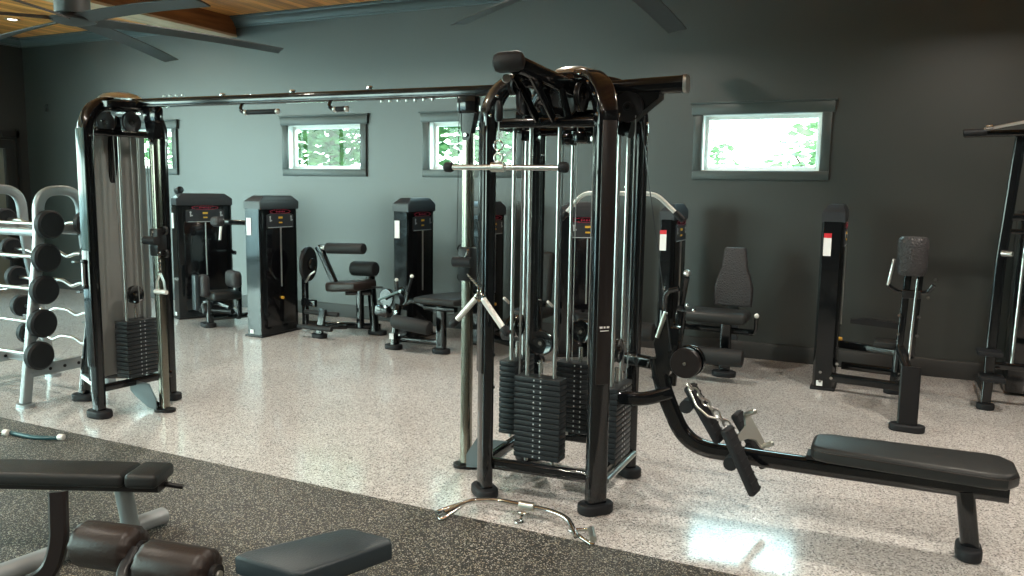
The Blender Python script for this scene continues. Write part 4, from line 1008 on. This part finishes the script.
# ------------------------------------------------------------------ trees outside the back windows
def tree(x, y, h, r, n, mat, label):
    t = thing('tree', label, 'tree', (x, y, -.2), group='trees outside the windows')
    b = B(); b.tube([(x, y, -.2), (x + .1, y, h * .4), (x, y + .1, h * .8)], .14, 10, scales=[1.2, .9, .4])
    for k in range(5):
        a = k * 1.3; b.tube([(x, y, h * .35 + k * .2), (x + cos(a) * r * .6, y + sin(a) * r * .6, h * .55 + k * .25)], .04, 6, scales=[1, .4])
    b.out('trunk', 'bark', t)
    b = B()
    for i in range(n):
        while True:
            p = V((random.uniform(-1, 1), random.uniform(-1, 1), random.uniform(-1, 1)))
            if p.length < 1: break
        c = V((x, y, h * .62)) + V((p.x * r, p.y * r, p.z * h * .42)); s = random.uniform(.08, .17)
        M = Matrix.Translation(c) @ Matrix.Rotation(random.uniform(0, 6.3), 4, 'Z') @ Matrix.Rotation(random.uniform(0, 6.3), 4, 'X')
        vs = [b.bm.verts.new(M @ V(q)) for q in ((-s, 0, 0), (0, -s * .45, .02), (s, 0, 0), (0, s * .45, .02))]
        b.bm.faces.new(vs)
    b.out('foliage', mat, t)
tree(-13.6, 13.2, 5.6, 1.6, 2600, 'leaves', 'leafy green tree seen through the window behind the left tower')
tree(-10.2, 13.0, 5.2, 1.5, 3200, 'leaves', 'bright green tree filling the right half of the window beside the left tower')
tree(-6.9, 13.6, 5.6, 1.6, 3200, 'leaves', 'green tree seen through the window left of the centre tower')
tree(-3.6, 15.5, 2.9, 1.0, 500, 'pale_leaves', 'pale low tree at the left of the wide right window')
tree(-1.2, 15.2, 2.9, 1.0, 500, 'pale_leaves', 'pale low tree at the right of the wide right window')
# ------------------------------------------------------------------ daylight
w = bpy.data.worlds.new('World'); SC.world = w; w.use_nodes = True
n, l = w.node_tree.nodes, w.node_tree.links
bg = n['Background']
tc = n.new('ShaderNodeTexCoord'); sp = n.new('ShaderNodeSeparateXYZ'); l.new(tc.outputs['Generated'], sp.inputs[0])
r = n.new('ShaderNodeValToRGB'); r.color_ramp.elements[0].position = .0; r.color_ramp.elements[1].position = .6
r.color_ramp.elements[0].color = (.78, 1.0, .91, 1); r.color_ramp.elements[1].color = (.48, .84, .98, 1)
l.new(sp.outputs[2], r.inputs[0]); l.new(r.outputs[0], bg.inputs['Color'])
bg.inputs['Strength'].default_value = 8.8
def portal(loc, rot, sx, sy):
    d = bpy.data.lights.new('daylight_portal', 'AREA'); d.shape = 'RECTANGLE'; d.size = sx; d.size_y = sy; d.energy = 1
    o = bpy.data.objects.new('daylight_portal', d); COL.objects.link(o); o.location = loc; o.rotation_euler = rot
    d.cycles.is_portal = True
portal(((FO0 + FO1) / 2, YF - T - .02, FOZ / 2), (radians(90), 0, 0), FO1 - FO0, FOZ)     # faces +y
portal((XL - T - .02, (LO0 + LO1) / 2, LOZ / 2), (radians(90), 0, radians(-90)), LO1 - LO0, LOZ)  # faces +x
for x0, x1 in WIN: portal(((x0 + x1) / 2, YB + T + .03, (WZ0 + WZ1) / 2), (radians(-90), 0, 0), x1 - x0, WZ1 - WZ0)

# ------------------------------------------------------------------ camera
p_, y_, r_ = radians(7.13), radians(25.4), radians(.84)
Fw = V((-sin(y_) * cos(p_), cos(y_) * cos(p_), -sin(p_))); Rt = V((cos(y_), sin(y_), 0)); U = Rt.cross(Fw)
R2 = Rt * cos(r_) + U * sin(r_); U2 = -Rt * sin(r_) + U * cos(r_)
cam = bpy.data.cameras.new('Camera'); co = bpy.data.objects.new('Camera', cam); COL.objects.link(co)
Mx = Matrix((R2, U2, -Fw)).transposed().to_4x4(); Mx.translation = V((0, 0, 1.7)); co.matrix_world = Mx
cam.sensor_width = 36; cam.lens = 800 / 1024 * 36; cam.clip_start = .05; cam.clip_end = 300
SC.camera = co
SC.view_settings.view_transform = 'Standard'; SC.view_settings.look = 'None'; SC.view_settings.gamma = 1; SC.view_settings.use_curve_mapping = False
SC.view_settings.exposure = .70
SC.cycles.use_denoising = True
SC.cycles.max_bounces = 10; SC.cycles.diffuse_bounces = 4; SC.cycles.glossy_bounces = 4; SC.cycles.transparent_max_bounces = 16
SC.cycles.sample_clamp_indirect = 6
